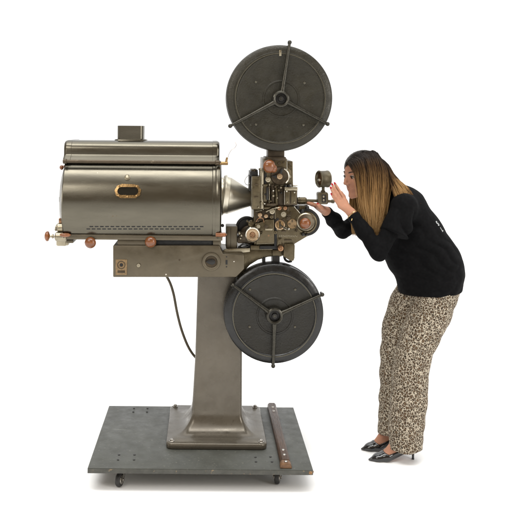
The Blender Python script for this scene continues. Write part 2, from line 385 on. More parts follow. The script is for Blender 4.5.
for x, y in ((-.043, .023), (.043, .023), (-.043, -.023), (.043, -.023), (0, -.027)):
    q = Vector(wl((x, y), .007)); obj('window_screw', lathe(q, nw, [(.005, 0), (.005, .0025), (0, .004)], 10), 'brass', lamp)
# hood above the barrel
hz0, hz1 = ZA(160.2), ZA(140.3)
def hood_ring(x, k=1.0, dz=0):
    hw = .150; pts = []
    prof = [(-hw-.034, hz0-.006), (-hw-.034, hz0+.004), (-hw-.024, hz0+.014), (-hw-.007, hz0+.023), (-hw, hz0+.032), (-hw, hz1-.040), (-hw+.004, hz1-.026), (-hw+.014, hz1-.013), (-hw+.028, hz1-.005), (-hw+.055, hz1)]
    full = prof+[(-y, z) for y, z in reversed(prof)]
    return [(x, YC+y*k, hz0+(z-hz0)*k+dz) for y, z in full]
hx0, hx1 = XA(69.0, 150), XA(219.0, 150)
hr = [hood_ring(hx0, .955), hood_ring(hx0+.006, .985), hood_ring(hx0+.014, 1.0), hood_ring(hx0+.036, 1.0), hood_ring(hx0+.037, .985), hood_ring(hx1-.034, .985), hood_ring(hx1-.033, 1.0), hood_ring(hx1-.012, 1.005), hood_ring(hx1-.005, .985), hood_ring(hx1, .95)]
hood = obj('vent_hood', loft(hr), 'sheet', pr, 32)
cx0, cx1, cyt = XA(118.3, 135), XA(144.3, 135), ZA(125.8)
cc = (cx0+cx1)/2; hwc = (cx1-cx0)/2
chim = obj('chimney', [loft([rrect(cc, YC, hwc+.016, .064, .03, hz1-.004), rrect(cc, YC, hwc+.014, .062, .03, hz1+.004), rrect(cc, YC, hwc, .055, .022, hz1+.008), rrect(cc, YC, hwc, .055, .022, cyt-.001), rrect(cc, YC, hwc-.003, .052, .02, cyt), rrect(cc, YC, hwc-.004, .051, .02, cyt-.02)])], 'sheet', hood, 40)
# rail along the joint of hood and barrel
ry = YC-.200; rz = at(140, 162.0, ry).z
rail = obj('guide_rail', [cyl((at(64, 162, ry).x, ry, rz), (at(221, 162, ry).x, ry, rz), .0085, seg=18), cyl((at(63, 162, ry).x, ry, rz), (at(67, 162, ry).x, ry, rz), .012, seg=18), cyl((at(215, 162, ry).x, ry, rz), (at(219.5, 162, ry).x, ry, rz), .0125, seg=18)], 'railpaint', pr)
obj('hinge_valve', [cyl((at(219.6, 162, ry).x, ry, rz-.003), (at(228, 162, ry).x, ry, rz-.003), .0085, seg=16), cyl((at(226, 162, ry).x, ry, rz), (at(227.2, 157, ry).x, ry, rz+.026), .006, .005, 12)], 'brass', pr)
obj('loose_wire', tube(spline([at(227.5, 159, ry), at(229, 154, ry), at(231.5, 150, ry), at(234.5, 148, ry), at(236.3, 145, ry), at(235, 142, ry)], 6), .0009, 6), 'copper', pr)
obj('latch_knob', [cyl(at(66, 166, YC-.12), at(62.5, 166.8, YC-.12), .006), ball(at(61.6, 167.5, YC-.12), (.010, .012, .012))], 'wood', pr)
obj('latch_knob', [cyl(at(66.5, 162.3, YC-.14), at(63.4, 162, YC-.14), .007)], 'castdark', pr)
obj('side_latch', [pbox(58.8, 197, 61.6, 202, YC-.05, YC, .002)], 'black', pr)
# lamp house tray
tr = [(65.5, 234.5), (222, 234.5), (222, 240), (117.5, 240), (117.5, 245.6), (116, 245.6), (115.5, 240), (66, 240.6), (65.5, 240)]
tray = obj('lamp_house_tray', [pbox(66.5, 234.6, 222.5, 240.2, -.136, .21, .0035), pbox(66, 235.6, 222.8, 236.9, -.142, -.135, .0015)], 'olive', pr)
obj('tray_riser', [pbox(117.5, 240, 156, 245.7, -.12, .2, .002)], 'olive', pr)
obj('tray_riser', [pbox(213, 240, 221, 245.7, -.12, .2, .002)], 'olive', pr)
obj('tray_gap_shade', [pbox(156, 240.3, 213.4, 245.6, -.112, .19, .001)], 'void', pr)  # solid black block put in as the shade of the gap below the tray
obj('tray_foot', [pbox(66.5, 240, 73, 243.2, -.10, .05, .002)], 'olive', pr)
def woodknob(px, py, Yf, r, parent, m='wood'):
    k = obj('control_knob', [disc(px, py, Yf, [(0, 0), (r*.45, .0015), (r*.8, .007), (r, .018), (r*.9, .028), (r*.5, .036), (r*.45, .05)], 32)], m, parent)
    obj('knob_shaft', cyl(at(px, py, Yf+.05), at(px, py, Yf+.09), r*.3*S(Yf), seg=14), 'black', k)
    return k
woodknob(89.8, 243.3, -.16, 5.7, pr); woodknob(150.3, 242.5, -.16, 5.7, pr)
# striker handles of the carbon feed, left end
fy = -.07
feed = obj('carbon_feed', [(cyl(at(55.3, 236.5, fy-.03), at(67.5, 237, fy-.03), 4.4*S(fy), seg=28), 0), (pbox(56, 231.5, 66.5, 246.3, fy, fy+.07, .008), 0), (pbox(65.5, 240.5, 68.2, 245.5, fy-.01, fy+.03, .003), 0),
                           (cyl(at(57.3, 228, fy-.005), at(66, 227.5, fy-.005), 5.0*S(fy), seg=28), 0), (cyl(at(55.5, 227.6, fy), at(57.2, 228, fy), 3.4*S(fy), seg=24), 0), (pbox(58.6, 218.4, 63.3, 223.2, fy-.015, fy+.02, .003), 1)], ['light_metal', 'copper'], pr)
obj('spindle', [cyl(at(49.5, 236.3, fy-.03), at(56, 236.6, fy-.03), 1.1*S(fy)), cyl(at(52, 236.3, fy-.03), at(53.5, 236.3, fy-.03), 2.2*S(fy))], 'light_metal', feed)
obj('hand_wheel', lathe(at(44.9, 236.2, fy-.03), (1, 0, 0), [(0, 0), (.012, 0), (.021, .004), (.0255, .011), (.0235, .018), (.012, .022), (.006, .025), (0, .025)], 28), 'woodorange', feed)
obj('wooden_lever', [ball(at(65.2, 235, fy-.075), (5.6*S(fy), .009, 2.1*S(fy)))], 'woodorange', feed)
obj('wooden_lever', [cyl(at(215.7, 234.7, -.155), at(225.6, 234.7, -.155), .0095, .0105, 20), cyl(at(225.6, 234.7, -.155), at(226.8, 234.7, -.155), .005)], 'woodorange', pr)
obj('rear_screw', [stud(222.6, 225.8, -.03, 1.6, .02)], 'black', pr)
# light cone
s1 = S(YC); 
obj('light_cone', [lathe(at(222, 195, YC), at(251.5, 198.6, YC)-at(222, 195, YC), [(0, -5*s1), (17.5*s1, -5*s1), (17.5*s1, -.1*s1), (19.6*s1, 0), (20.4*s1, 2*s1), (20.2*s1, 3.2*s1), (18.9*s1, 3.4*s1), (18.2*s1, 6.6*s1), (18.4*s1, 7*s1), (7.6*s1, 29.6*s1), (0, 29.6*s1)], 56)], 'cone', pr, 30)
for px, py in ((224.3, 180), (224.8, 197), (224, 212)): obj('cone_rivet', ball(at(px, py, YC-.075 if py == 197 else YC-.05), .0045, 10, 8), 'brass', pr)

# ---- magazines
def magazine(cx, cy, R, rr, hub, Yf, ends, bolts, main, chip=None, depth=.115):
    s = S(Yf)
    o = obj('upper_magazine' if cy < 200 else 'lower_magazine', [(disc(cx, cy, Yf, [(rr-1.2, .006), (rr-.6, .003), (rr+.6, .003), (rr+1.2, .007), (rr+3.4, .009), (R-1.6, .012), (R-.3, .017), (R, .026), (R, .05), (R+.5, .054), (R+.5, .064), (R, .068), (R, depth-.012), (R-2.5, depth), (0, depth)], 128), 1),
                                            (disc(hub[0], hub[1], Yf, [(0, .007), (13, .007), (16.6, .006), (17, .004), (18.2, .004), (18.8, .007), (rr-1.2-1.0, .008), (rr-.6, .006)], 96), 0)], [main, 'drum' if main == 'reelblack' else main], pr, 30)
    obj('ring_rib', disc(hub[0]*.5+cx*.5, hub[1]*.5+cy*.5, Yf, [(rr-1.2, .008), (rr-.7, .0015), (rr+.2, .0015), (rr+.7, .008)], 128), 'reelrim', o, 30)
    obj('spindle_hub', [(disc(hub[0], hub[1], Yf-.028, [(5.4, .012), (5.8, .002), (7, 0), (8.2, .003), (8.8, .014), (9, .036)], 48), 0), (disc(hub[0], hub[1], Yf-.018, [(0, 0), (2.6, 0), (3, .003), (3, .01), (5.7, .011)], 32), 1), (disc(hub[0]-.2, hub[1]-.2, Yf-.02, [(0, 0), (1.2, 0), (1.3, .003)], 16), 0)], ['bar', 'black'], o)
    for ex, ey in ends:
        dx, dy = ex-hub[0], ey-hub[1]; L = math.hypot(dx, dy)
        a = at(hub[0]+dx/L*7.5, hub[1]+dy/L*7.5, Yf-.014); b = at(ex, ey, Yf-.012)
        obj('clamp_bar', [tube([a.lerp(b, t) for t in (0, .1, .5, .92, 1)], [2.7*s, 2.2*s, 1.75*s, 1.5*s, 1.4*s], 14), ball(b, (2.1*s, .012, 2.1*s)), cyl(b, b+Vector((0, .045, 0)), 1.3*s, seg=12)], 'bar', o)
    for px, py in bolts: obj('small_bolt', stud(px, py, Yf+.002, 1.25, .006, 12), 'reelrim', o)
    if chip:
        obj('film_counter_tab', pbox(*chip, Yf-.001, Yf+.006, .001), 'light_metal', o)
    return o
YM = -.135
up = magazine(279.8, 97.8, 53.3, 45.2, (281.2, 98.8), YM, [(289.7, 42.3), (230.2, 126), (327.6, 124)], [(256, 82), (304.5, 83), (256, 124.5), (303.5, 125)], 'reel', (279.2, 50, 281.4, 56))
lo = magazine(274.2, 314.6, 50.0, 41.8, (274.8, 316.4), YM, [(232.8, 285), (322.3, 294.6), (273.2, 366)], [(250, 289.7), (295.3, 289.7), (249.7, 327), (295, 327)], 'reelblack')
def keeper(o, px, py): obj('edge_catch', [pbox(px-1.5, py-1.5, px+1.5, py+1.5, YM+.01, YM+.05, .002)], 'bar', o)
# ---- projector head
hf, hb = -.06, .17
head_poly = [(253.8, 209.5), (262, 209.5), (263.5, 158.5), (287, 158.5), (287, 161.2), (292.8, 161.2), (293.2, 187), (290, 205), (294, 206), (309, 206), (309.3, 209), (309, 236), (307, 236.6), (294.5, 244), (294.5, 246), (254, 246)]
head = obj('projector_head', [prism(XZ(head_poly, hf), hf, hb, .003)], 'cast', pr)
obj('magazine_neck', [pbox(268, 149, 284.5, 159.5, -.055, .06, .003), pbox(265.5, 157, 286, 160.5, -.075, .07, .002)], 'castdark', head)
obj('top_plate', [prism(XZ([(264.5, 160), (286, 160), (286.4, 166), (290.6, 170.5), (291, 181), (287, 186), (264.5, 186)], hf-.012), hf-.012, hf-.0005, .002)], 'cast', head)
def rim(px, py, Yf, r, w, L, m, parent=head, name='ring'): return obj(name, disc(px, py, Yf, [(r-w, L*.4), (r-w*.7, 0), (r-w*.3, 0), (r, L*.4), (r, L)], 36), m, parent)
# round cover with bright arc
obj('shutter_cover', [disc(280, 176, hf-.024, [(0, .004), (6.5, .004), (8.6, .001), (9.4, .005), (9.4, .013)], 40)], 'castdark', head)
def arc(cx, cy, r, a0, a1, Y, rad, n=16): return tube([at(cx+r*math.cos(math.radians(a0+(a1-a0)*k/n)), cy-r*math.sin(math.radians(a0+(a1-a0)*k/n)), Y) for k in range(n+1)], rad, 10)
obj('bright_arc', arc(280, 176.5, 8.8, 62, -48, hf-.026, .0042), 'chrome', head)
obj('cover_boss', [(disc(279.8, 176.6, hf-.046, [(0, .004), (1.2, .004), (1.5, 0), (2.7, .001), (3.1, .006), (3.3, .03)], 28), 0)], 'pinkmetal', head)
obj('cover_lever', [prism(XZ([(271, 176), (278, 174.5), (281.5, 168.5), (283, 169), (281.5, 176), (279, 179.5)], hf-.032), hf-.032, hf-.024, .0015)], 'black', head)
obj('framing_knob', [ball(at(269.2, 166.3, hf-.065), (6.2*S(hf), .024, 6.6*S(hf))), ball(at(273.4, 168.6, hf-.06), (3.8*S(hf), .02, 4.2*S(hf))), cyl(at(270.5, 167.5, hf-.06), at(270.5, 167.5, hf), .010)], 'wood', head, 60)
for px, py, r in ((279.3, 163.3, 1.7), (274.5, 161.6, 1), (283.6, 162.4, 1), (284.6, 180.6, 1.2), (276, 184, 1.2), (266.5, 178, 1.4), (289.5, 164.5, .9), (290.5, 184, .9)):
    obj('screw_head', screw(px, py, hf-.016, r, .005), 'castdark', head)
# gate: boxes and columns left of the film path
gate = obj('film_gate', [pbox(251.8, 176.3, 260.3, 209.5, -.105, .12, .003), pbox(252.6, 180, 259.2, 206, -.109, -.104, .002)], 'cast', head)
obj('gate_column', [cyl(at(261.6, 168.7, -.085), at(261.6, 209, -.085), 2.6*S(-.085), seg=22), cyl(at(261.6, 168, -.085), at(261.6, 170.4, -.085), 3*S(-.085), seg=22)], 'light_metal', head)
obj('gate_column', [pbox(263.6, 185.6, 267.2, 202, -.10, -.05, .0035), pbox(263.2, 184.3, 267.6, 186.4, -.103, -.05, .001)], 'cast', head)
obj('gate_column', [cyl(at(269.2, 183.5, -.08), at(269.2, 205, -.08), 1.1*S(-.08), seg=14)], 'light_metal', head)
obj('gate_column', [pbox(271.2, 184.6, 274, 206, -.092, -.05, .0025)], 'castdark', head)
obj('gate_column', [cyl(at(276.4, 188, -.085), at(276.4, 205, -.085), 1.5*S(-.08), seg=14)], 'cast', head)
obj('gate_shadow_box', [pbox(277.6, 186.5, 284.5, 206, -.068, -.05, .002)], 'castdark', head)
for px, py, r, m in ((273.4, 190.8, 1.2, 'chrome'), (273.4, 196, 1.5, 'light_metal'), (269.2, 187.5, 1.4, 'castdark'), (265.3, 194.5, 1.0, 'black'), (261.5, 203, 1.2, 'light_metal'), (278.8, 190.5, 1.3, 'cast'), (275.5, 187, 1.3, 'castdark'), (281.5, 193, .9, 'black'), (270.8, 201.5, 1.2, 'cast'), (258.6, 207.4, 1.1, 'light_metal')):
    obj('roller', [stud(px, py, -.112, r, .03, 14)], m, head)
obj('relay_block', [(pbox(250.2, 171.6, 258, 176.4, -.075, .07, .002), 0), (pbox(251.4, 169.6, 257.4, 171.8, -.06, .05, .001), 1), (pbox(249.2, 174.8, 251.8, 191, -.03, .07, .0015), 0), (cyl(at(251.6, 171, -.07), at(251.6, 175.5, -.07), .0045), 0), (cyl(at(254.6, 168.9, -.07), at(254.6, 175.5, -.07), .004), 1), (cyl(at(257, 170, -.07), at(257, 175.5, -.07), .004), 0)], ['black', 'castdark'], head)
obj('thin_wire', tube(spline([at(249.6, 175, -.04), at(247, 176.6, -.05), at(245, 180, -.05), at(245.3, 183.6, -.05), at(248, 185, -.04), at(250, 183, -.03)], 6), .0014, 6), 'steel', head)
# lens turret box and barrel
lens = obj('lens_box', [(pbox(284.2, 188.6, 297.4, 205.2, -.10, .03, .004), 0), (pbox(284.6, 187.2, 297.8, 190.6, -.104, .03, .003), 1)], ['castdark', 'light_metal'], head)
obj('lens_plate', [pbox(285.4, 191.4, 289.6, 204, -.106, -.099, .001), pbox(291.2, 191.4, 296.4, 204, -.108, -.099, .002)], 'cast', head)
obj('lens_pin', [cyl(at(293, 185.2, -.08), at(297.6, 185.4, -.08), .0028, seg=10)], 'chrome', head)
for px in (286, 289.5): obj('roller', [stud(px, 186.4, -.1, 1.5, .04, 14)], 'black', head)
ly = -.03
obj('lens_barrel', [cyl(at(297, 200.6, ly), at(306, 200.6, ly), 3.5*S(ly), seg=30), cyl(at(299, 200.6, ly), at(300, 200.6, ly), 3.8*S(ly), seg=30), cyl(at(304.8, 200.6, ly), at(306.6, 200.6, ly), 3.0*S(ly), seg=30)], 'cast', pr)
rod = obj('viewer_rod', [cyl(at(305, 200.4, ly), at(334, 201.4, ly), 1.45*S(ly), seg=20), cyl(at(331.4, 201.3, ly), at(334.4, 201.4, ly), 2.0*S(ly), seg=20)], 'finder', pr)
fb = [(317.8, 193.6), (319, 192.6), (327.4, 192.4), (328.3, 194), (328.5, 203), (327.3, 204.4), (319.2, 204.4), (318, 203)]
fdr = obj('viewfinder', [prism(XZ(fb, ly-.028), ly-.028, ly+.03, .003), cyl(at(323.2, 187, ly), at(323.2, 193, ly), 1.5*S(ly), seg=18), pbox(321.2, 190.6, 325.4, 192.8, ly-.012, ly+.012, .002)], 'finder', pr)
obj('eye_port', [pbox(321.8, 194.6, 326, 202.6, ly-.0295, ly-.02, .002)], 'void', fdr)
for py in (196.8, 200.3): obj('focus_roller', [stud(323.8, py, ly-.036, 1.25, .012, 16)], 'light_metal', fdr)
la = Vector((.955, .297, 0)); lc = at(323.2, 179, ly)
obj('lens_hood', [lathe(lc-la*.026, la, [(.033, .012), (.0365, .001), (.039, -.001), (.0425, .002), (.0425, .006), (.041, .008), (.041, .044), (.0425, .046), (.0425, .051), (.040, .054), (0, .054)], 48)], 'finder', fdr)
obj('lens_glass', [lathe(lc-la*.026, la, [(0, .010), (.02, .011), (.0345, .013)], 36)], 'copper', fdr)
obj('lens_button', [stud(319.7, 180.2, ly-.04, 1.4, .02, 16)], 'light_metal', fdr)
# lower right plate with lobe
lp = [(275, 206.2), (293.8, 206.2), (302.8, 216.6), (304.5, 218), (304.5, 232.5), (294.6, 241.8), (294.2, 246), (275, 246)]
obj('mechanism_cover', [prism(XZ(lp, hf-.016), hf-.016, hf-.0005, .002)], 'cast', head)
obj('bevel_strip', tube([at(294.2, 206.4, hf-.016), at(303, 216.6, hf-.016)], .0022, 8), 'chrome', head)
obj('round_lobe', [disc(306, 222.5, hf-.02, [(0, .003), (8.8, .003), (9.6, 0), (11, .002), (11.4, .009), (11.4, .07)], 56)], 'cast', head, 30)
obj('lobe_back', [disc(306.5, 222.5, hf-.006, [(0, 0), (13.2, 0), (13.6, .004), (13.6, .05), (0, .05)], 56)], 'black', head, 30)
obj('chrome_dish', [disc(306, 222, hf-.034, [(0, .004), (6, .004), (8, 0), (9, .004), (9.4, .012)], 48)], 'light_metal', head, 30)
woodknob(305.8, 224, hf-.085, 5.6, head)
for px, py, r in ((298, 208, 1.9), (307.6, 208, 1.9), (302.8, 211.8, 2.4), (303.4, 234.4, 1.9), (307, 234.8, 1.2), (304.6, 219, 1.2)): obj('cap_screw', [stud(px, py, hf-.027 if py < 215 else hf-.03, r, .03, 16)], 'black', head)
# dials
dz = hf-.016
obj('dial', [(disc(280, 225, dz-.016, [(3.4, .006), (3.8, 0), (4.9, .001), (5.3, .006), (5.4, .017)], 36), 0), (disc(280, 225, dz-.008, [(0, 0), (3.5, 0)], 28), 1), (prism(XZ([(278.8, 222), (281, 222), (281.6, 225), (280.6, 228.6), (279, 228.4)], dz-.014), dz-.014, dz-.008, .001), 2)], ['pinkmetal', 'brass', 'castdark'], head)
obj('dial', [(disc(292.3, 224, dz-.014, [(0, .001), (3.8, .001), (4.4, 0), (4.8, .003), (5, .015)], 36), 0), (pbox(291.9, 219.6, 292.6, 222.2, dz-.0155, dz-.01, .0003), 1), (pbox(288.2, 223.7, 290.6, 224.3, dz-.0155, dz-.01, .0003), 1), (pbox(294, 225.8, 296, 226.4, dz-.0155, dz-.01, .0003), 1)], ['plate', 'castdark'], head)
for px, py, r, m in ((272.2, 211.5, 3.0, 'light_metal'), (279.5, 208.2, 2.3, 'copper'), (285.2, 208.2, 2.1, 'copper'), (260, 215, 2.3, 'pinkmetal'), (266, 216.2, 2.1, 'pinkmetal'), (271.6, 217, 1.9, 'cast'), (285.6, 228.6, 1.5, 'light_metal'), (288.6, 229, 1.1, 'chrome'), (277.6, 219.6, 1.5, 'black'), (283.4, 220.2, 1.2, 'castdark'), (257.8, 221, 1.6, 'castdark'), (296.6, 231, 1.1, 'castdark'), (275.4, 232.6, 1.8, 'cast'), (268.7, 235.7, .9, 'copper'), (290.8, 212.8, .8, 'castdark')):
    obj('spindle_end', [disc(px, py, dz-.016, [(0, .004), (r*.4, .004), (r*.5, 0), (r*.88, .001), (r, .005), (r, .024)], 20)], m, head)
# left lower body, step plates, dark pieces standing in for recess shade
obj('drive_cover', [prism(XZ([(255, 224), (262, 222), (266, 219.5), (274, 219.5), (274.5, 243), (256.5, 244.5)], hf-.03), hf-.03, hf-.0005, .004)], 'cast', head)
obj('drive_ledge', [pbox(265.2, 228.4, 272.6, 230.4, hf-.04, hf-.03, .002)], 'light_metal', head)
obj('film_slot', [pbox(274.4, 219.6, 277, 246, hf-.0185, hf-.01, .001), pbox(260, 246, 277.5, 249.2, hf-.02, hf+.04, .001)], 'void', head)
obj('arm_post', [pbox(277.5, 238.6, 281.5, 245, hf-.03, hf-.015, .003), stud(279.3, 241, hf-.036, 1.3, .01)], 'cast', head)
obj('recess_shade_panel', [prism(XZ([(255.4, 211.5), (262, 210.6), (276.4, 206.4), (276.4, 219), (266, 219), (262, 221.6), (255.4, 223)], hf-.01), hf-.01, hf-.0005, .002)], 'castdark', head)  # darker plate that paints the shade of a recess around the spindles
obj('knob_gap_shade', [pbox(262.6, 173.6, 266.4, 184.4, -.08, -.05, .001)], 'void', head)  # solid black block painting the dark gap under the knob
for x0, y0, x1, y1, m in ((287.2, 206.6, 289, 211, 'castdark'), (276.6, 221, 277.8, 230, 'light_metal'), (281.6, 230.6, 286, 232, 'castdark'), (264.2, 224.4, 268, 226.2, 'castdark'), (256.6, 240.2, 262.4, 242, 'castdark'), (287, 214.6, 291, 216, 'castdark'), (262.6, 207, 270.4, 209.2, 'cast'), (266.6, 203.6, 276, 205.6, 'castdark'), (284.4, 239.6, 292, 240.8, 'castdark'), (296.6, 220, 297.6, 229, 'castdark'), (255, 184, 258.2, 185.2, 'castdark'), (254, 196.6, 258.6, 197.6, 'castdark'), (285.4, 178.4, 291.8, 179.4, 'castdark'), (266.4, 187.2, 268.4, 200, 'black')):
    obj('small_plate', [pbox(x0, y0, x1, y1, (-.118 if y1 < 206 and x0 < 276 else hf-.024), (-.09 if y1 < 206 and x0 < 276 else hf-.010), .0012)], m, head)
def gear(px, py, Yf, rad, n, m):
    s_ = S(Yf); c = at(px, py, Yf); poly = []
    for k in range(n*4):
        a = 2*math.pi*k/(n*4); q = rad*(1 if k % 4 < 2 else .84)*s_; poly.append((c.x+q*math.cos(a), c.z+q*math.sin(a)))
    obj('gear', [(prism(poly, Yf, Yf+.012, 0), 0), (disc(px, py, Yf-.006, [(0, 0), (rad*.3, 0), (rad*.34, .002), (rad*.34, .008)], 16), 0)], m, head)
gear(283.6, 214.4, hf-.030, 2.8, 14, 'light_metal'); gear(288.6, 218.4, hf-.028, 2.3, 12, 'castdark'); gear(258.4, 226.6, hf-.044, 2.0, 12, 'light_metal'); gear(289.6, 176.6, hf-.022, 1.8, 12, 'light_metal'); gear(266.4, 226.6, hf-.040, 1.9, 12, 'castdark')
for a, b, m in (((263.3, 203.5), (263.3, 210), 'chrome'), ((284.5, 190.8), (284.5, 204.6), 'chrome'), ((275.2, 207), (275.2, 219), 'light_metal'), ((255.4, 211.4), (262, 210.5), 'light_metal'), ((252, 177), (252, 209), 'light_metal'), ((287, 161.6), (287, 170), 'chrome'), ((294.3, 244.4), (294.3, 257), 'light_metal'), ((259.8, 249.6), (272.4, 249.4), 'light_metal'), ((256.6, 244), (274, 243), 'light_metal')):
    yy = -.107 if a[0] < 254 else (-.109 if abs(a[0]-284.5) < .1 else hf-.032)
    obj('edge_highlight', tube([at(*a, yy), at(*b, yy)], .0011, 6), m, head)  # thin bright tubes laid on as painted highlights along plate edges
for px, py, rr_, m in ((286.8, 191.4, 1.2, 'chrome'), (294.6, 192.6, 1.0, 'chrome'), (287.4, 202.2, 1.0, 'light_metal'), (294.2, 202.4, 1.1, 'light_metal'), (277.2, 198, 1.1, 'light_metal'), (281, 187.8, 1.2, 'light_metal'), (264.8, 203.8, 1.0, 'chrome')):
    obj('pin', [stud(px, py, -.116, rr_, .03, 14)], m, head)
obj('linkage', [tube([at(266, 212, hf-.03), at(272.4, 208.6, hf-.034), at(279.4, 207.6, hf-.03)], .0032, 8)], 'light_metal', head)
obj('linkage', [tube([at(280, 225, hf-.036), at(285.6, 228.6, hf-.036), at(288.6, 229, hf-.034)], .003, 8)], 'bar', head)
obj('sprocket', [disc(268.2, 179.6, -.1, [(0, .002), (1.2, 0), (1.4, .004), (2.6, .005), (2.6, .008), (1.9, .009), (1.9, .018), (2.6, .019), (2.6, .03)], 20)], 'light_metal', head)
obj('oil_pipe', [tube(spline([at(256, 222, hf-.03), at(258.4, 218.4, hf-.034), at(262.6, 218.4, hf-.034), at(264, 222.4, hf-.03)], 6), .0022, 8)], 'copper', head)
obj('spring', [tube([at(290.6+.9*math.cos(k*.9), 186.8-k*.06, -.09+.004*math.sin(k*.9)) for k in range(40)], .0009, 5)], 'steel', head)
def lettering(txt, px, py, Y, h, m, parent, name='lettering', ext=.0012):
    cu = bpy.data.curves.new(name, 'FONT'); cu.body = txt; cu.size = h; cu.extrude = ext; cu.align_x = 'CENTER'; cu.align_y = 'CENTER'; cu.space_character = 1.15
    t = bpy.data.objects.new(name, cu); C.objects.link(t); dg = bpy.context.evaluated_depsgraph_get(); me = bpy.data.meshes.new_from_object(t.evaluated_get(dg)); me.name = name
    bpy.data.objects.remove(t); c = at(px, py, Y); me.transform(Matrix.Rotation(math.pi/2, 4, 'X')); me.materials.clear(); me.materials.append(M[m])
    o = bpy.data.objects.new(name, me); C.objects.link(o); o.parent = parent; o.location = c-WL[parent]; WL[o] = c; return o
lettering('ERNEMANN', 288.2, 236.2, dz-.0012, .0150, 'light_metal', head)
# right hanging box, small roller
obj('roller_arm', [prism(XZ([(284, 246), (284.8, 244), (294.2, 243.6), (295, 245.6), (294.6, 258), (293.6, 260.8), (291, 261.2), (283.4, 256.6)], hf-.03), hf-.03, .04, .003)], 'cast', head)
obj('arm_hook', [tube(spline([at(284, 256, -.03), at(285.4, 259.8, -.03), at(288.6, 261.6, -.03), at(292, 261, -.03)], 6), .006, 10)], 'black', head)
obj('small_roller', [disc(280.8, 248.6, hf-.05, [(0, .003), (1, .003), (1.3, 0), (2.7, .002), (3.2, .01), (3.2, .05)], 28)], 'copper', head)
# casting that carries the head: arched bracket from the beam to the head
arch = [(222.5, 254.8), (224, 252.5), (236, 250.4), (250, 249.4), (283.5, 249), (283.5, 256), (276, 256.2), (268, 257), (258, 260), (250, 265), (245, 270.5), (238, 277), (232, 277)]
obj('head_bracket', [prism(XZ(arch, -.055), -.055, .2, .004)], 'cast', pr)
obj('bracket_block', [pbox(250.6, 245.6, 259.8, 250, -.075, .05, .002)], 'cast', pr)
obj('bracket_block', [pbox(272.6, 250.2, 281.6, 256.6, -.068, .05, .002)], 'cast', pr)
obj('magazine_neck', [pbox(272.6, 255.6, 279.8, 266, -.07, .03, .003), pbox(262.5, 256.5, 265.5, 268, -.055, .0, .002)], 'black', lo)
obj('slide_post', [pbox(226.2, 226.6, 237.4, 249.5, -.045, .08, .004), pbox(230.6, 228, 236.6, 248.6, -.049, -.044, .003)], 'olive', pr)
obj('slope_highlight', [prism(XZ([(223, 250.6), (226, 249), (250, 248), (250, 252), (226, 254.6), (223.4, 254.4)], -.075), -.075, -.054, .003)], 'light_metal', pr)  # lighter metal piece that paints the highlight on the sloping surface
# motor with fly wheel and bright disc
mot = obj('drive_motor', [cyl(at(249.5, 235, -.03), at(249.5, 235, .15), 9.5*S(-.03), seg=40), pbox(237.5, 237.6, 262, 243.4, -.05, .12, .003), pbox(239, 232.6, 246, 240.5, -.06, .0, .003)], 'castdark', pr)
obj('fly_wheel', [disc(247, 227.6, .02, [(0, .004), (8.6, .004), (9.2, 0), (10.6, 0), (11, .004), (11, .03), (0, .03)], 48)], 'black', mot)
obj('motor_disc', [(disc(252.6, 234.8, -.125, [(5.8, .006), (6.2, .001), (7.1, 0), (7.8, .004), (7.9, .05), (7.2, .06), (0, .06)], 48), 0), (disc(252.6, 234.8, -.122, [(2.6, .004), (3, .003), (5.9, .004)], 40), 1), (disc(252.6, 234.8, -.126, [(0, .004), (.8, .004), (1, .001), (2, .001), (2.6, .004), (2.7, .008)], 24), 2)], ['chrome', 'pinkmetal', 'copper'], mot)
obj('oil_cup', [pbox(248.2, 221.6, 254.8, 226.4, -.07, -.02, .006), ball(at(251.5, 222, -.05), .011), cyl(at(248, 222, -.05), at(246.6, 220.6, -.05), .006)], 'cast', mot)
obj('side_ear', [prism(XZ([(259.6, 231), (263, 230), (263, 233), (260.4, 235.4)], -.09), -.09, -.06, .002)], 'cast', mot)
obj('ignition_wire', [tube(spline([at(238, 248.5, -.05), at(242, 244.6, -.06), at(247, 244, -.06), at(251, 247.5, -.05)], 6), .0045, 8), tube(spline([at(238.5, 246.5, -.04), at(243, 247.6, -.06), at(249, 246, -.06), at(252, 244, -.05)], 6), .003, 8)], 'black', mot)
for px, py, r in ((239.5, 233.6, 1.5), (241.5, 235.8, 1.4), (257.6, 226.2, 1.6), (240.6, 238.6, 1.2)): obj('terminal', [stud(px, py, -.075, r, .03, 14)], 'light_metal', mot)
obj('bracket_rivet', [stud(234, 261.4, YFB-.002, .7, .003)], 'chrome', beam)
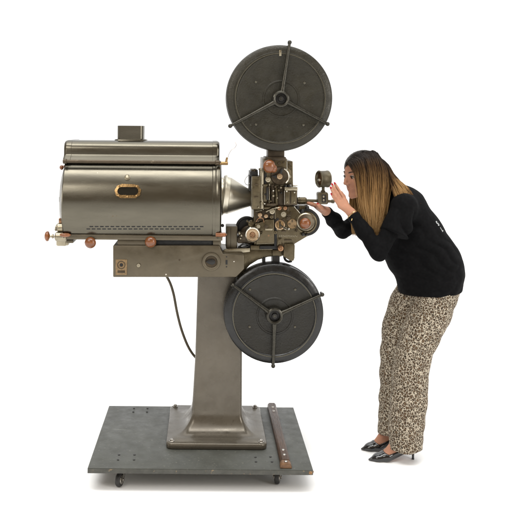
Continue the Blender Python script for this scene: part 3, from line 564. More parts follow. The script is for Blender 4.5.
# ================================================================== PERSON
# ---- distance-field modelling: rounded cones and ellipsoids blended smoothly, then meshed as one continuous surface
class Field:
    def __init__(s, lo, hi, h):
        s.lo = np.array(lo, float); s.h = h; s.n = np.ceil((np.array(hi)-s.lo)/h).astype(int)+1
        s.f = np.full(s.n, .2, np.float32); s.mi = np.zeros(s.n, np.int8)
        s.ax = [s.lo[i]+h*np.arange(s.n[i]) for i in range(3)]
    def sl(s, lo, hi):
        a = np.clip(np.floor((np.array(lo)-s.lo)/s.h).astype(int), 0, s.n); b = np.clip(np.ceil((np.array(hi)-s.lo)/s.h).astype(int)+1, 0, s.n)
        return tuple(slice(p, q) for p, q in zip(a, b))
    def xyz(s, sl):
        return s.ax[0][sl[0]][:, None, None], s.ax[1][sl[1]][None, :, None], s.ax[2][sl[2]][None, None, :]
    def put(s, sl, d, k, mode='add', mi=None):
        f = s.f[sl]; d = d.astype(np.float32)
        if mi is not None: s.mi[sl] = np.where(d < np.minimum(f, .006), mi, s.mi[sl])
        if mode == 'add':
            h = np.maximum(k-np.abs(f-d), 0)/k; s.f[sl] = np.minimum(f, d)-h*h*k*.25
        else:
            d = -d; h = np.maximum(k-np.abs(f-d), 0)/k; s.f[sl] = np.maximum(f, d)+h*h*k*.25
    def cone(s, a, b, ra, rb, k=.02, sy=1.0, mode='add', mi=None):
        a, b = np.array(a, float), np.array(b, float); R = max(ra, rb)*max(1, sy)+k+.012
        sl = s.sl(np.minimum(a, b)-R, np.maximum(a, b)+R); X, Y, Z = s.xyz(sl)
        ab = b-a; ab2 = ab.copy(); ab2[1] /= sy; L2 = max(1e-9, (ab2*ab2).sum())
        px, py, pz = X-a[0], (Y-a[1])/sy, Z-a[2]
        t = np.clip((px*ab2[0]+py*ab2[1]+pz*ab2[2])/L2, 0, 1)
        d = np.sqrt((px-t*ab2[0])**2+(py-t*ab2[1])**2+(pz-t*ab2[2])**2)-(ra+t*(rb-ra))
        s.put(sl, d, k, mode, mi)
    def ell(s, c, r, B=None, k=.02, mode='add', mi=None):
        c = np.array(c, float); r = np.array(r, float); R = r.max()+k+.012
        sl = s.sl(c-R, c+R); X, Y, Z = s.xyz(sl); P = (X-c[0], Y-c[1], Z-c[2])
        B = np.eye(3) if B is None else B
        q = [B[i][0]*P[0]+B[i][1]*P[1]+B[i][2]*P[2] for i in range(3)]
        k0 = np.sqrt(sum((q[i]/r[i])**2 for i in range(3))); k1 = np.sqrt(sum((q[i]/r[i]**2)**2 for i in range(3)))+1e-9
        s.put(sl, k0*(k0-1)/k1, k, mode, mi)
    def plane(s, p, n, k=.004):                        # keep the side the normal points away from
        sl = (slice(None),)*3; X, Y, Z = s.xyz(sl); n = np.array(n, float); n /= np.linalg.norm(n)
        s.put(sl, -((X-p[0])*n[0]+(Y-p[1])*n[1]+(Z-p[2])*n[2]), k, 'sub')
    def mesh(s, smooth=1):
        f = s.f; ins = f < 0; n = s.n
        cnt = np.zeros(n-1, np.int8); cs = [(i, j, k) for i in (0, 1) for j in (0, 1) for k in (0, 1)]
        for i, j, k in cs: cnt += ins[i:n[0]-1+i, j:n[1]-1+j, k:n[2]-1+k]
        I = np.argwhere((cnt > 0) & (cnt < 8)); vid = np.full(n-1, -1, np.int64); vid[tuple(I.T)] = np.arange(len(I))
        acc = np.zeros((len(I), 3)); num = np.zeros(len(I))
        val = {c: f[I[:, 0]+c[0], I[:, 1]+c[1], I[:, 2]+c[2]].astype(float) for c in cs}
        for c in cs:
            for a in range(3):
                if c[a] == 0:
                    e = list(c); e[a] = 1; e = tuple(e); v0, v1 = val[c], val[e]; m = (v0 < 0) != (v1 < 0)
                    t = np.where(m, v0/np.where(m, v0-v1, 1), 0); p = np.array(c, float)[None].repeat(len(I), 0); p[:, a] += t
                    acc += p*m[:, None]; num += m
        V = s.lo+(I+acc/num[:, None])*s.h; mi = s.mi[tuple(I.T)]
        F = []
        for a in range(3):
            b, c = (a+1) % 3, (a+2) % 3
            sh = [slice(None)]*3; sh[a] = slice(0, -1); sh2 = list(sh); sh2[a] = slice(1, None)
            A = ins[tuple(sh)]; Bq = ins[tuple(sh2)]
            for flip, mask in ((0, A & ~Bq), (1, ~A & Bq)):
                E = np.argwhere(mask); E = E[(E[:, b] > 0) & (E[:, c] > 0) & (E[:, b] < n[b]-1) & (E[:, c] < n[c]-1)]
                q = []
                for db, dc in ((1, 1), (0, 1), (0, 0), (1, 0)):
                    G = E.copy(); G[:, b] -= db; G[:, c] -= dc; q.append(vid[tuple(G.T)])
                q = np.stack(q, 1); F.append(q[:, ::-1] if flip else q)
        F = np.concatenate(F)
        ok = (F >= 0).all(1); F = F[ok]
        for _ in range(smooth):
            S_ = np.zeros_like(V); N_ = np.zeros(len(V))
            for i in range(4):
                p, q = F[:, i], F[:, (i+1) % 4]
                for d in range(3): S_[:, d] += np.bincount(p, V[q, d], len(V))+np.bincount(q, V[p, d], len(V))
                N_ += np.bincount(p, minlength=len(V))+np.bincount(q, minlength=len(V))
            V = V*.5+.5*S_/N_[:, None]
        return V, F, mi
def mesh_obj(name, V, F, mats, parent, mi=None, attr=None):
    c = Vector((V.min(0)+V.max(0))/2); me = bpy.data.meshes.new(name); nv, nf = len(V), len(F)
    me.vertices.add(nv); me.vertices.foreach_set('co', (V-np.array(c)).astype(np.float32).ravel())
    k = F.shape[1]; me.loops.add(nf*k); me.loops.foreach_set('vertex_index', F.astype(np.int32).ravel()); me.polygons.add(nf)
    me.polygons.foreach_set('loop_start', np.arange(0, nf*k, k, dtype=np.int32))
    me.polygons.foreach_set('use_smooth', np.ones(nf, bool))
    for m in mats: me.materials.append(M[m])
    if mi is not None: me.polygons.foreach_set('material_index', mi.astype(np.int32))
    if attr is not None:
        a = me.color_attributes.new('strand', 'FLOAT_COLOR', 'POINT'); a.data.foreach_set('color', attr.astype(np.float32).ravel())
    me.update(calc_edges=True); me.validate()
    o = bpy.data.objects.new(name, me); C.objects.link(o); o.location = c
    if parent: o.parent = parent; o.location = c-WL[parent]
    WL[o] = c; return o
def A3(px, py, Y): return np.array(at(px, py, Y))
PY = .03
pe = thing('person', 'woman in black t-shirt and leopard print trousers bending forward to peer into the projector lens', 'person', (A3(395, 450, PY)[0], PY, 0))
# --- joints (photo layout, each with its own depth)
J = dict(pelvis=A3(434, 268, PY), waist=A3(420, 240, PY), chest=A3(405, 210, PY), neck=A3(386, 188, PY),
         hipN=A3(435, 284, PY-.065), kneeN=A3(412, 358, PY-.062), ankN=A3(403, 438, PY-.060),
         hipF=A3(424, 280, PY+.065), kneeF=A3(397, 352, PY+.065), ankF=A3(391, 428, PY+.068),
         shN=A3(404, 206, PY-.155), elN=A3(378.5, 252.5, PY-.215), wrN=A3(351.5, 213, PY-.15),
         shF=A3(386, 203, PY+.155), elF=A3(343, 230.5, PY+.16), wrF=A3(326.5, 211.5, PY+.03))
# --- head frame
yaw, pit = math.radians(24), math.radians(8)
Fw = np.array((-math.cos(yaw)*math.cos(pit), -math.sin(yaw)*math.cos(pit), -math.sin(pit)))
Ls = np.array((math.sin(yaw), -math.cos(yaw), 0)); Up = np.cross(Fw, Ls); Up = -Up if Up[2] < 0 else Up
HO = A3(361.6, 174.3, PY+.005); HB = np.stack([Fw, Ls, Up])
def hd(f, s, u): return HO+Fw*f+Ls*s+Up*u
H_ = .0025
bf = Field(A3(298, 140, -.4)*[1, 0, 1]+[0, -.36, 0], A3(476, 120, .4)*[1, 0, 1]+[.02, .34, 0], H_) if False else Field((.44, -.32, -.005), (1.36, .30, 1.58), H_)
# torso and limbs (mostly under the clothes)
bf.cone(J['pelvis'], J['waist'], .088, .085, .03, 1.25); bf.cone(J['waist'], J['chest'], .08, .08, .03, 1.35)
bf.cone(J['chest'], J['neck'], .075, .05, .03, 1.4)
for s in 'NF':
    bf.cone(J['hip'+s], J['knee'+s], .074, .052, .03); bf.cone(J['knee'+s], J['ank'+s], .052, .034, .02)
    bf.cone(J['chest']+(J['sh'+s]-J['chest'])*.5, J['sh'+s], .052, .044, .03)
    bf.cone(J['sh'+s], J['el'+s], .045, .036, .02); bf.cone(J['el'+s], J['wr'+s], .036, .0235, .012)
# neck, head
bf.cone(J['neck'], hd(-.03, 0, -.05), .05, .048, .02)
bf.cone(hd(-.03, 0, -.05), hd(0, 0, -.085), .045, .03, .02)
bf.ell(hd(-.012, 0, .03), (.096, .074, .084), HB, .02)
bf.ell(hd(.028, 0, -.025), (.062, .060, .072), HB, .02)
for s in (1, -1):
    bf.cone(hd(.0, s*.047, -.062), hd(.058, s*.014, -.094), .018, .015, .018)
    bf.ell(hd(.054, s*.036, -.026), (.026, .024, .022), HB, .016)
    bf.cone(hd(.079, s*.010, .016), hd(.066, s*.044, .017), .009, .008, .012)
    bf.ell(hd(.088, s*.031, -.0015), (.012, .0145, .0065), HB, .007, 'sub')
    bf.ell(hd(-.005, s*.073, -.01), (.018, .008, .03), HB, .006)
bf.cone(hd(.071, 0, -.092), hd(.074, 0, -.097), .016, .015, .014)
bf.cone(hd(.087, 0, .006), hd(.1035, 0, -.0290), .0062, .0088, .009)
for s in (1, -1): bf.ell(hd(.092, s*.0105, -.034), (.010, .0075, .007), HB, .005)
for s in (1, -1): bf.ell(hd(.1, s*.006, -.0425), (.004, .0032, .003), HB, .002, 'sub')
bf.ell(hd(.072, 0, -.06), (.0165, .024, .02), HB, .012)
lipm = 1
for s in (1, -1):
    bf.cone(hd(.0855, s*.003, -.0540), hd(.0690, s*.031, -.0510), .0048, .0026, .004, mi=1)
    bf.cone(hd(.0840, s*.003, -.0660), hd(.0690, s*.030, -.0535), .0052, .0026, .004, mi=1)
for s in (1, -1): bf.cone(hd(.092, 0, -.0600), hd(.079, s*.024, -.0540), .0020, .0014, .0015, mode='sub')
# --- hands
def finger(pts, r0, r1, k=.0035):
    n = len(pts)-1
    for i in range(n):
        a = r0+(r1-r0)*i/n; b = r0+(r1-r0)*(i+1)/n; bf.cone(pts[i], pts[i+1], a, b, k)
def nail(p, d, n, name='fingernail'):
    d = np.array(d)/np.linalg.norm(d); n = np.array(n, float); n -= d*(n@d); n /= np.linalg.norm(n); t = np.cross(d, n)
    v, f = ball((0, 0, 0), 1, 12, 8)
    V = [tuple(p+d*x*.0078+t*y*.0050+n*z*.0022) for x, y, z in v]; o = obj(name, (V, f), 'nail', pe); return o
# near (left) hand: raised beside the cheek, back of the hand towards the camera, fingers pointing up and forward
yN = J['wrN'][1]
kn = [(344.2, 199.6, yN+.012), (342.0, 201.2, yN-.002), (340.4, 203.6, yN-.008), (339.8, 206.4, yN-.006)]
tips = [[(340.3, 192.6, yN+.012), (337.4, 187.8, yN+.014), (335.3, 184.2, yN+.018)],
        [(337.4, 193.4, yN-.008), (334.4, 188.6, yN-.006), (332.6, 185.2, yN-.001)],
        [(335.6, 196.6, yN-.014), (333.0, 192.0, yN-.012), (331.2, 188.6, yN-.008)],
        [(335.9, 200.8, yN-.012), (333.6, 197.4, yN-.010), (332.0, 194.9, yN-.007)]]
wN = J['wrN']
for (kx, ky, kY), tp, r in zip(kn, tips, (.0088, .0092, .0088, .0076)):
    k0 = A3(kx, ky, kY); bf.cone(wN+(k0-wN)*.12, k0, .0135, .0108, .012)
    P = [k0]+[A3(*t) for t in tp]; finger(P, r, r*.74)
    d = P[-1]-P[-2]; nn = np.array((-.25, -1, .25))
    nail(P[-1]+d/np.linalg.norm(d)*.0035+nn/np.linalg.norm(nn)*r*.55, d, nn)
finger([A3(348.5, 208, yN+.02), A3(345.6, 202, yN+.042), A3(343.4, 196.4, yN+.05), A3(341.2, 192.4, yN+.05)], .0125, .0078, .008)
# far (right) hand: palm up under the viewer rod, fingers forward, thumb up on the near side
wF = J['wrF']; yF = wF[1]
knF = [(317.5, 205.4, -.028), (316.6, 206.0, -.008), (316.4, 206.4, .012), (317, 206.8, .03)]
tF = [[(312.6, 203.8, -.034), (309.6, 203.2, -.034), (307.4, 202.6, -.032)], [(311.4, 204.2, -.012), (308, 203.4, -.014), (305.8, 202.6, -.016)],
      [(311.6, 204.6, .01), (308.4, 203.6, .008), (306.4, 202.6, .004)], [(312.6, 205.2, .028), (310, 204.2, .026), (308.4, 203.4, .024)]]
for (kx, ky, kY), tp, r in zip(knF, tF, (.0086, .009, .0086, .0075)):
    k0 = A3(kx, ky, kY); bf.cone(wF+(k0-wF)*.1, k0, .0165, .0115, .012)
    finger([k0]+[A3(*t) for t in tp], r, r*.74)
th = [A3(324.2, 209.4, -.02), A3(321, 207.4, -.046), A3(319, 205.6, -.055), A3(317.4, 204.2, -.056)]
finger(th, .0125, .0082, .006); nail(th[-1]+np.array((.002, -.006, .002)), th[-1]-th[-2], (0, -1, .25))
# feet
for s, toe, hl in (('N', (371.5, 456.6, -.045), (409.5, 444.5, -.022)), ('F', (364, 447, .085), (397, 434.5, .105))):
    t, h = A3(*toe), A3(*hl); t[2] = .012
    J['toe'+s], J['heel'+s] = t, h; b = t+(h-t)*.40; b[2] = .022; J['ball'+s] = b
    bf.cone(J['ank'+s], h+[0, 0, .004], .034, .027, .02); bf.cone(J['ank'+s]+[-.01, 0, -.005], b+[0, 0, .008], .031, .021, .02); bf.cone(h, b, .025, .024, .015, 1.1); bf.cone(b, t+(b-t)*.25, .021, .010, .012, 1.25)
V, F, mi = bf.mesh(2)
# lips keep their colour only around the mouth
fm = (mi[F].sum(1) >= 3).astype(int)
body = mesh_obj('body', V, F, ['skin', 'lip'], pe, fm); del bf
# eyes, brows, lashes, teeth
for s in (1, -1):
    e = hd(.0715, s*.0305, .0005)
    ey = obj('eye', [(ball(e, .0125, 24, 16), 0)], 'eye_white', pe, 60)
    g = Fw*.97+Ls*(-.05)+Up*(-.22); g /= np.linalg.norm(g)
    obj('iris', lathe(e+g*.0105, g, [(0, .0022), (.004, .0021), (.0076, .0010), (.0078, 0)], 24), 'iris', ey)
    lid = [hd(.0805+.005-abs(k-.35)*.014, s*(.0165+.031*k), .0046-.011*(k-.45)**2*2) for k in np.linspace(0, 1, 9)]
    obj('eyelash', tube(lid, [.0008, .0017, .0021, .0024, .0025, .0026, .0025, .0020, .001], 6), 'lash', pe)
    br = [hd(.0865-.017*k*k, s*(.012+.038*k), .0195+.006*math.sin(k*2.4)) for k in np.linspace(0, 1, 9)]
    obj('eyebrow', tube(br, [.0014, .0026, .003, .003, .0028, .0025, .002, .0015, .0007], 8), 'lash', pe)
# --- clothes
def wob(fd, terms):                                    # cloth folds: travelling waves added to the field near the surface
    X, Y, Z = fd.xyz((slice(None),)*3)
    for amp, (kx, ky, kz), ph, (cx, cy, cz, rad) in terms:
        a = kx*X+ky*Y+kz*Z; g = np.exp(-(((X-cx)**2+((Y-cy)*.7)**2+(Z-cz)**2)/rad**2))
        fd.f += (amp*g*(1-2.2*np.abs(np.sin(.5*(a+ph+1.3*np.sin(.5*ky*X-.6*kx*Z+9*Y))))**.8)).astype(np.float32)
# trousers
tf = Field((.80, -.20, .0), (1.34, .26, .98), .004)
hem = {'N': A3(405, 447.5, PY-.062), 'F': A3(386.5, 435.5, PY+.068)}
tf.cone(A3(440, 276, PY), A3(431, 292, PY), .108, .118, .03, 1.12)
def leg(s, pts):
    P = [(A3(x, y, PY+yy), r) for x, y, yy, r in pts]
    for (a, ra), (b, rb) in zip(P, P[1:]): tf.cone(a, b, ra, rb, .012 if s else .012)
leg('N', [(437.5, 290, -.05, .106), (429.5, 315, -.06, .098), (420.5, 335, -.062, .090), (413, 356, -.062, .083), (410.5, 375, -.062, .086), (409, 400, -.062, .0865), (406.5, 425, -.062, .083), (405.5, 451, -.062, .0805)])
leg('F', [(420, 284, .055, .098), (408, 305, .064, .094), (400, 328, .068, .088), (397.5, 352, .068, .082), (396.2, 375, .068, .080), (395, 400, .068, .079), (393.2, 440, .068, .078)])
xh = A3(437, 280, PY)
kN, kF = A3(400, 352, PY-.15), A3(384, 352, PY)
wob(tf, [(.0035, (18, 10, 70), .3, (A3(420, 352, 0)[0], -.1, kN[2], .13)), (.0025, (-14, 10, 66), 1.1, (kF[0], .06, kF[2], .12)), (.005, (45, 20, 60), 2., (A3(425, 305, 0)[0], -.08, A3(0, 305, 0)[2], .15)),
         (.003, (12, 30, 80), .8, (hem['N'][0], -.07, .17, .12)), (.003, (-12, 30, 80), 2.2, (hem['F'][0], .1, .2, .12)), (.003, (40, 25, 18), 0, (kN[0], 0, .4, .3))])
X, Y, Z = tf.xyz((slice(None),)*3)
mask = (Y > PY); hz = np.where(mask, .088+.05*(X-hem['F'][0]), .060+.04*(X-hem['N'][0])).astype(np.float32)
tf.f = np.maximum(tf.f, (hz-Z+.012*np.sin(X*55)*.25).astype(np.float32))
# hollow the hems so that the ankles stand in open cloth
for s, q in (('N', (405.5, 449, -.062)), ('F', (393.2, 437, .068))):
    b = A3(q[0], q[1], PY+q[2]); tf.cone(b+[0, 0, -.05], b+[.0, 0, .05], .072, .070, .004, mode='sub')
V, F, _ = tf.mesh(2); mesh_obj('trousers', V, F, ['leopard'], pe); del tf
# t-shirt with short sleeves
sf = Field((.84, -.34, .80), (1.36, .30, 1.42), .004)
sf.cone(A3(431, 260, PY), A3(416.5, 233, PY), .142, .122, .03, 1.2); sf.cone(A3(416.5, 233, PY), A3(404, 207, PY), .122, .102, .03, 1.35)
sf.cone(A3(433, 273, PY), A3(432, 292, PY), .152, .138, .03, 1.15)
sf.cone(A3(404, 207, PY), A3(392, 192, PY), .095, .058, .04, 1.4)
sf.cone(A3(406, 213, PY), A3(390, 232, PY), .085, .080, .03, 1.3); sf.cone(A3(390, 232, PY), A3(405, 258, PY), .080, .095, .03, 1.3); sf.cone(A3(415, 262, PY), A3(409, 240, PY), .115, .105, .03, 1.1); sf.cone(A3(420, 276, PY), A3(421, 290, PY), .120, .112, .02, 1.1)
for s, sh, mid in (('N', J['shN'], A3(394.5, 233, PY-.19)), ('F', J['shF'], A3(366, 219, PY+.17))):
    sf.cone(J['chest']+(sh-J['chest'])*.5, sh, .070, .055, .04)
    q = Field((.84, -.34, .80), (1.36, .30, 1.42), .004); dN = (mid-sh)/np.linalg.norm(mid-sh); ext = mid+dN*.05
    q.cone(sh, ext, .057, .068, .03); wob(q, [(.006, (60, 30, 30), 1.4, (*(sh+(mid-sh)*.8), .09))]); q.plane(mid+dN*.004, dN, .004)
    hh = np.maximum(.025-np.abs(sf.f-q.f), 0)/.025; sf.f = np.minimum(sf.f, q.f)-hh*hh*.025*.25; del q
wob(sf, [(.0055, (74, 26, 88), .4, (A3(424, 252, 0)[0], -.14, A3(0, 252, 0)[2], .13)), (.002, (95, 10, -30), .4, (A3(440, 276, 0)[0], -.12, A3(0, 276, 0)[2], .11)), (.008, (60, 30, 30), 1.4, (A3(400, 225, 0)[0], -.2, A3(0, 225, 0)[2], .09)), (.0015, (20, 14, 80), 0, (A3(450, 284, 0)[0], -.1, A3(0, 284, 0)[2], .12))])
# hem, sleeve ends, neck opening
sf.plane(A3(432, 291.2, PY), (.06, 0, -1), .010)
sf.cone(J['neck']+(J['neck']-J['chest'])*.2, J['neck']+(J['neck']-J['chest'])*1.2, .062, .07, .008, mode='sub')
V, F, _ = sf.mesh(2); shirt = mesh_obj('t_shirt', V, F, ['shirt'], pe); del sf
# long sleeves under the t-shirt
for s in 'NF':
    lo_ = np.minimum(np.minimum(J['sh'+s], J['el'+s]), J['wr'+s])-.09; hi_ = np.maximum(np.maximum(J['sh'+s], J['el'+s]), J['wr'+s])+.09
    lf = Field(lo_, hi_, .003)
    ru, re_, rw = (.046, .0375, .0295) if s == 'N' else (.046, .038, .029)
    a, b, c = J['sh'+s], J['el'+s], J['wr'+s]; w_ = c+(b-c)*(.06 if s == 'N' else .02)
    lf.cone(a+(b-a)*.15, b, ru, re_, .02); lf.cone(b, b+(w_-b)*.55, re_, re_*.93, .02); lf.cone(b+(w_-b)*.55, w_, re_*.93, rw, .02)
    wob(lf, [(.002, (60, 30, 70), .5, (b[0], b[1], b[2], .09)), (.0025, (-70, 20, 60), 1.5, (*(b+(c-b)*.6), .09))])
    n_ = (w_-b)/np.linalg.norm(w_-b); lf.plane(w_+n_*.004, n_, .004)
    V, F, _ = lf.mesh(2); mesh_obj('long_sleeve', V, F, ['topknit'], pe)
# shoes: pointed court shoes with thin heels
for s in 'NF':
    t, b, h, an = J['toe'+s], J['ball'+s], J['heel'+s], J['ank'+s]
    q = Field(np.minimum(t, h)-[.03, .07, .03], np.maximum(t, h)+[.05, .07, .10], .0025)
    dt = (t-b)/np.linalg.norm(t-b); tip = t+dt*.012; tip[2] = .007
    q.cone(h+[0, 0, .004], h+[0, 0, .02], .031, .030, .01); q.cone(h+[0, 0, -.006], b, .029, .030, .015, 1.1); q.cone(b, b+(tip-b)*.55, .029, .020, .012, 1.3); q.cone(b+(tip-b)*.5, tip, .020, .0045, .01, 1.35)
    # topline: open over the instep
    X, Y, Z = q.xyz((slice(None),)*3)
    al = ((X-tip[0])*(h[0]-tip[0])+(Y-tip[1])*(h[1]-tip[1]))/((h[0]-tip[0])**2+(h[1]-tip[1])**2)
    zt_ = np.interp(al, [-.2, .30, .36, .45, .7, .95, 1.3], [.09, .075, .045, .037, .055, .088, .095]).astype(np.float32)
    zl_ = np.interp(al, [-.2, .0, .35, .45, .6, .8, 1.0, 1.3], [.002, .002, .002, .004, .014, .034, .046, .05]).astype(np.float32)
    q.f = np.maximum(q.f, (Z-zt_)*.8); q.f = np.maximum(q.f, (zl_-Z)*.85)
    V, F, _ = q.mesh(2); sho = mesh_obj('shoe', V, F, ['patent'], pe)
    hp = h+[.012, 0, 0]; 
    obj('heel', [lathe((hp[0]+.006, hp[1], 0), (0, 0, 1), [(0, 0), (.0062, 0), (.0066, .004), (.0055, .012), (.0062, .03), (.010, .044), (.018, .056), (0, .057)], 20)], 'patent', sho)
# bracelet
bc = J['wrN']+(J['elN']-J['wrN'])*.035; bd = Vector(J['elN']-J['wrN']).normalized(); _, ba, bb = frame_of(bd)
obj('bracelet', [tube([Vector(bc)+ba*(.0295*math.cos(a))+bb*(.0295*math.sin(a))+bd*(.003*math.sin(2*a)) for a in np.linspace(0, 2*math.pi, 33)], .0021, 8)], 'gold', pe)
bc2 = Vector(J['wrN']+(J['elN']-J['wrN'])*.07); obj('bracelet_charm', [tube([bc2+Vector((-.012, -.033, -.010)), bc2+Vector((-.015, -.034, -.020))], .002, 8)], 'gold', pe)
# letters printed on the back of the t-shirt (only their edge shows)
def back_letter(ch, px, py, Y, h):
    cu = bpy.data.curves.new('shirt_letter', 'FONT'); cu.body = ch; cu.size = h; cu.extrude = .001; cu.align_x = 'CENTER'; cu.align_y = 'CENTER'; cu.offset = .0012
    t = bpy.data.objects.new('shirt_letter', cu); C.objects.link(t); dg = bpy.context.evaluated_depsgraph_get(); me = bpy.data.meshes.new_from_object(t.evaluated_get(dg)); bpy.data.objects.remove(t); me.name = 'shirt_letter'
    c = A3(px, py, Y); ax = Vector((math.sin(math.radians(28)), 0, -math.cos(math.radians(28))))  # down the back
    n = Vector((.80, -.42, .43)).normalized(); up = Vector((-.47, 0, .88)); up = (up-n*up.dot(n)).normalized(); rt = up.cross(n)
    me.transform(Matrix((rt, up, n)).transposed().to_4x4()); me.materials.clear(); me.materials.append(M['white_print'])
    # lay every vertex on the shirt's own surface
    from mathutils.bvhtree import BVHTree
    sv = [v.co+shirt.location+pe.location for v in shirt.data.vertices]; bv = BVHTree.FromPolygons(sv, [tuple(p.vertices) for p in shirt.data.polygons])
    for v in me.vertices:
        w_ = v.co+Vector(c); hit = bv.ray_cast(w_+n*.1, -n)
        if hit[0]: v.co = hit[0]+n*.0018-Vector(c)
    o = bpy.data.objects.new('shirt_letter', me); C.objects.link(o); o.parent = shirt; o.location = Vector(c)-WL[shirt]; WL[o] = Vector(c)
for ch, px, py, Y in (('S', 440.3, 222.6, -.09), ('L', 442.6, 229.2, -.085)): back_letter(ch, px, py, Y, .034)
# --- hair: strands from the parting and crown, hanging straight down; brown roots, golden lengths
def catmull(P, n):
    P = np.concatenate([2*P[:1]-P[1:2], P, 2*P[-1:]-P[-2:-1]]); out = []; m = len(P)-3
    for t in np.linspace(0, m-1e-6, n):
        i = int(t); u = t-i; a, b, c, d = P[i:i+4]
        out.append(.5*(2*b+(c-a)*u+(2*a-5*b+4*c-d)*u*u+(3*b-a-3*c+d)*u**3))
    return np.array(out)
def lerp3(rows, r):
    r = np.clip(r, 0, 1)*(len(rows)-1); i = min(int(r), len(rows)-2); u = r-i
    return np.array(rows[i])*(1-u)+np.array(rows[i+1])*u
near = [[(346.6, 163, -.035), (351.6, 169, -.058), (356.2, 180, -.072), (360.2, 202, -.082), (365.5, 227, -.085)],
        [(352, 158, -.02), (359, 163, -.066), (363, 180, -.086), (364.6, 204, -.096), (368.5, 231, -.10)],
        [(362, 153.2, -.012), (369, 161, -.070), (372, 180, -.092), (372, 204, -.102), (372.8, 233, -.108)],
        [(373, 150.8, -.006), (379, 161, -.058), (382, 180, -.082), (380.6, 204, -.098), (378, 232, -.108)],
        [(377.5, 153.4, .004), (387, 168, -.030), (389.5, 182, -.058), (386.5, 204, -.082), (381.5, 226, -.105)]]
far = [[(346.6, 163, -.032), (345.4, 172, .085), (350, 186, .105), (351.5, 210, .11), (353.5, 233, .11)],
       [(352, 158, -.016), (354, 166, .095), (356, 184, .12), (356, 210, .125), (357, 233, .12)],
       [(373, 150.8, -.002), (374, 164, .10), (374, 182, .125), (368, 206, .13), (362, 230, .12)]]
back = [[(377, 153.5, .0), (387.2, 167, -.040), (390.5, 182, -.066), (395, 195, -.105), (401, 208, -.145)],
        [(371, 152.2, -.004), (385.5, 163, -.03), (391.5, 175, -.06), (399, 187.5, -.10), (405.5, 198, -.135)],
        [(372, 152, .0), (387, 164, -.015), (393.5, 176, -.03), (405, 187.5, -.07), (419, 204, -.095)],
        [(372.5, 152, .006), (387.4, 164.5, .02), (395, 177, .02), (407, 188, .01), (425, 203.5, -.01)],
        [(372, 152, .012), (387, 164, .05), (393, 177, .07), (402, 188, .08), (412, 198, .08)]]
HV = []; HF = []; HA = []; off = 0; NS = 16
HC = hd(-.016, 0, .034); HR = np.array((.0985, .080, .087))
def strand(P, rad, tone, bleach, lift=None, phase=0.0):
    global off
    L = catmull(P, NS); ph = phase; ww = np.linspace(0, 1, NS); L[:, 0] += .0032*ww*np.sin(ww*8.5+ph); L[:, 1] += .003*ww*np.cos(ww*7+ph*1.7); q = (L-HC)@HB.T; e_ = np.sqrt(((q/HR)**2).sum(1)); m_ = 1.012+(rng.random()*.03 if lift is None else lift)*np.minimum(1, np.linspace(0, 1, NS)*5)
    L = HC+(q*np.where(e_ < m_, m_/np.maximum(e_, .2), 1)[:, None])@HB
    T = np.gradient(L, axis=0); T /= np.linalg.norm(T, axis=1)[:, None]+1e-9
    a = np.cross(T, (.31, .9, .3)); a /= np.linalg.norm(a, axis=1)[:, None]; b = np.cross(T, a)
    tt = np.linspace(0, 1, NS); rr = rad*np.interp(tt, [0, .1, .75, 1], [.6, 1, 1, .25])
    ring = np.stack([L+(a*math.cos(w)+b*math.sin(w))*rr[:, None] for w in (0, 2.094, 4.189)], 1).reshape(-1, 3)
    HV.append(ring); idx = np.arange(NS-1)[:, None]*3; k = np.arange(3)[None]; k2 = (k+1) % 3
    HF.append((np.stack([idx+k, idx+k2, idx+3+k2, idx+3+k], -1).reshape(-1, 4))+off); off += NS*3
    c = np.clip(tt*bleach[1]+bleach[0], 0, 1); HA.append(np.repeat(np.stack([c, np.full(NS, tone), np.zeros(NS), np.ones(NS)], 1), 3, 0))
def family(rows, n, spread, rad, bl, dep=(-1, 1), tail=.35, wave=.0):
    for _ in range(n):
        r = rng.random(); nl = 34; ck = math.floor(r*nl); cl = (ck+.5)/nl; r2 = r*.5+cl*.5+rng.normal(0, .012); hsh = lambda q: (math.sin((ck+1)*q)*43758.5453) % 1-.5                    # strands gather into locks
        P = np.stack([np.asarray(lerp3([R[i] for R in rows], r if i < 2 else r2), float) for i in range(5)])
        d = rng.uniform(*dep); P[1:, 2] += d*spread*np.array([.5, 1, .9, .6])+hsh(12.9)*spread*1.5*np.array([0, .6, 1, 1.2]); P[2:, 0] += np.array([.8, 1.8, 3.2])*hsh(78.2); P[4, 1] += 7*hsh(37.7); ln = 1-tail*rng.random()**2.2
        j = rng.normal(0, 1, (5, 2)); P[1:, 0] += j[1:, 0]*np.array([.25, .45, .6, .8]); P[0, :2] += j[0]*.35; P[1, 1] += d*.5
        W = np.array([A3(*p) for p in P]); W[-1] = W[-2]+(W[-1]-W[-2])*ln
        lock = hsh(151.3)+.5
        strand(W, rad*rng.uniform(.7, 1.3), np.clip(.32+.25*lock+.45*rng.random(), 0, 1), (bl[0]+rng.normal(0, .06)+.17*(lock-.5), bl[1]*rng.uniform(.85, 1.15)), phase=6.28*hsh(55.3)+rng.normal(0, .5))
family(near, 3400, .016, .00105, (-.02, 1.0), tail=.22)
family(far, 1500, .012, .0012, (.0, .95), tail=.2)
family(back, 2600, .012, .0011, (-.02, .78), tail=.3)
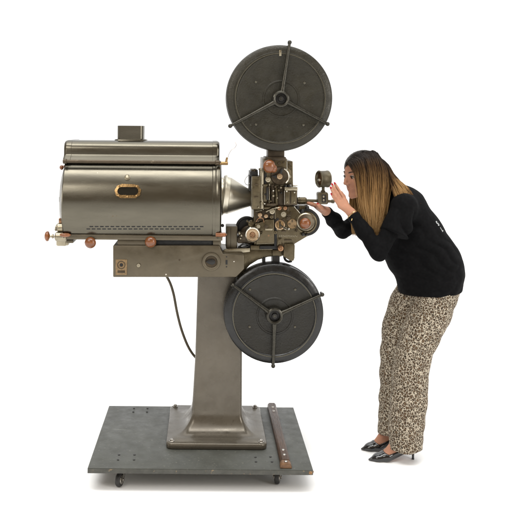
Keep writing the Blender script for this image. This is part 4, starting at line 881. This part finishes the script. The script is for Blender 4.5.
# loose strands in front of the curtain
for _ in range(70):
    r = rng.random(); P = np.stack([lerp3([R[i] for R in near], r) for i in range(5)]); P[1:, 2] -= .018; P[1:, 0] += np.cumsum(rng.normal(0, 1.1, 4)); strand(np.array([A3(*p) for p in P]), .0007, .9, (.1, 1.0))
for _ in range(40):
    r = rng.random(); P = np.stack([lerp3([R[i] for R in back], r*.6) for i in range(5)]); P[3:, 2] -= .02; P[3:, 0] += rng.normal(1, 2.0, 2); P[4, 1] += rng.uniform(4, 18); strand(np.array([A3(*p) for p in P]), .0007, .9, (.1, .95))
# scalp cap under the strands
cf = Field(HO-.14, HO+.14, .004)
cf.ell(hd(-.016, 0, .034), (.0985, .080, .087), HB, .01); cf.ell(hd(-.05, 0, -.02), (.062, .075, .09), HB, .02)
cf.plane(hd(.055, 0, .06), Fw*.9-Up*.62, .006)
V, F, _ = cf.mesh(1); HV.append(V); HF.append(F+off); HA.append(np.tile([.08, .45, 0, 1], (len(V), 1)))
mesh_obj('hair', np.concatenate(HV), np.concatenate(HF), ['hair'], pe, attr=np.concatenate(HA))

# ================================================================== light, camera
w = bpy.data.worlds.new('World'); SC.world = w; w.use_nodes = True; nt = w.node_tree
bg = nt.nodes['Background']
tc = nt.nodes.new('ShaderNodeTexCoord'); sp = nt.nodes.new('ShaderNodeSeparateXYZ'); nt.links.new(tc.outputs['Generated'], sp.inputs[0])
def mr(fac, a, b, c, d):
    n = nt.nodes.new('ShaderNodeMapRange'); n.interpolation_type = 'SMOOTHSTEP'; n.inputs[1].default_value = a; n.inputs[2].default_value = b; n.inputs[3].default_value = c; n.inputs[4].default_value = d
    nt.links.new(fac, n.inputs[0]); return n.outputs[0]
def mixc(f, a, b):
    n = nt.nodes.new('ShaderNodeMixRGB'); nt.links.new(f, n.inputs[0])
    for k, v in ((1, a), (2, b)):
        if isinstance(v, tuple): n.inputs[k].default_value = (*v, 1)
        else: nt.links.new(v, n.inputs[k])
    return n.outputs[0]
WHITE = (1.12, 1.12, 1.12); ROOM = (.38, .305, .215); TOP = (3.1, 3.1, 3.05)
mm_ = nt.nodes.new('ShaderNodeMath'); mm_.operation = 'MULTIPLY'; nt.links.new(mr(sp.outputs['Y'], -.55, -.05, 0, 1), mm_.inputs[0]); nt.links.new(mr(sp.outputs['X'], -.72, -.36, .30, 1), mm_.inputs[1])
side = mm_.outputs[0]            # behind the camera a warm dim hall, in front plain white; left dimmed for contrast
c = mixc(side, ROOM, WHITE)
c = mixc(mr(sp.outputs['Z'], .66, .97, 0, 1), c, TOP)
nt.links.new(c, bg.inputs[0]); bg.inputs[1].default_value = 1.0
def area(name, loc, target, sx, sy, e, col=(1, 1, 1)):
    L = bpy.data.lights.new(name, 'AREA'); L.shape = 'RECTANGLE'; L.size = sx; L.size_y = sy; L.energy = e; L.color = col
    o = bpy.data.objects.new(name, L); C.objects.link(o); o.location = loc
    o.rotation_euler = (Vector(target)-Vector(loc)).to_track_quat('-Z', 'Y').to_euler(); return o
area('window_light', (-2.2, -3.2, 3.4), (0, 0, 1.1), 2.4, 1.2, 60, (1, .97, .92))
area('added_strip_softbox', (-.6, -1.25, 4.6), (-.4, 0, 1.4), 4.2, .8, 85, (1, .99, .97))  # overhead strip lamp added to give the barrel its bright upper band
area('right_window_light', (3.8, -3.1, 2.2), (.4, 0, 1.2), 1.3, 2.0, 75, (1, .98, .95))
cam = bpy.data.cameras.new('camera'); co = bpy.data.objects.new('camera', cam); C.objects.link(co)
co.location = (0, -D0, CAMZ); co.rotation_euler = (math.pi/2, 0, 0)
co.rotation_euler = (Matrix.Rotation(math.pi/2, 4, 'X') @ Matrix.Rotation(ROLL, 4, 'Z')).to_euler()
cam.sensor_width = 36; cam.lens = 36*FPX/512; cam.shift_x = (256-U0)/512; cam.shift_y = -(256-V0)/512; cam.clip_end = 500
SC.camera = co
SC.view_settings.view_transform = 'Standard'; SC.view_settings.look = 'None'; SC.view_settings.gamma = 1; SC.view_settings.exposure = 0
SC.render.engine = 'CYCLES'; SC.cycles.use_denoising = True; SC.cycles.max_bounces = 8
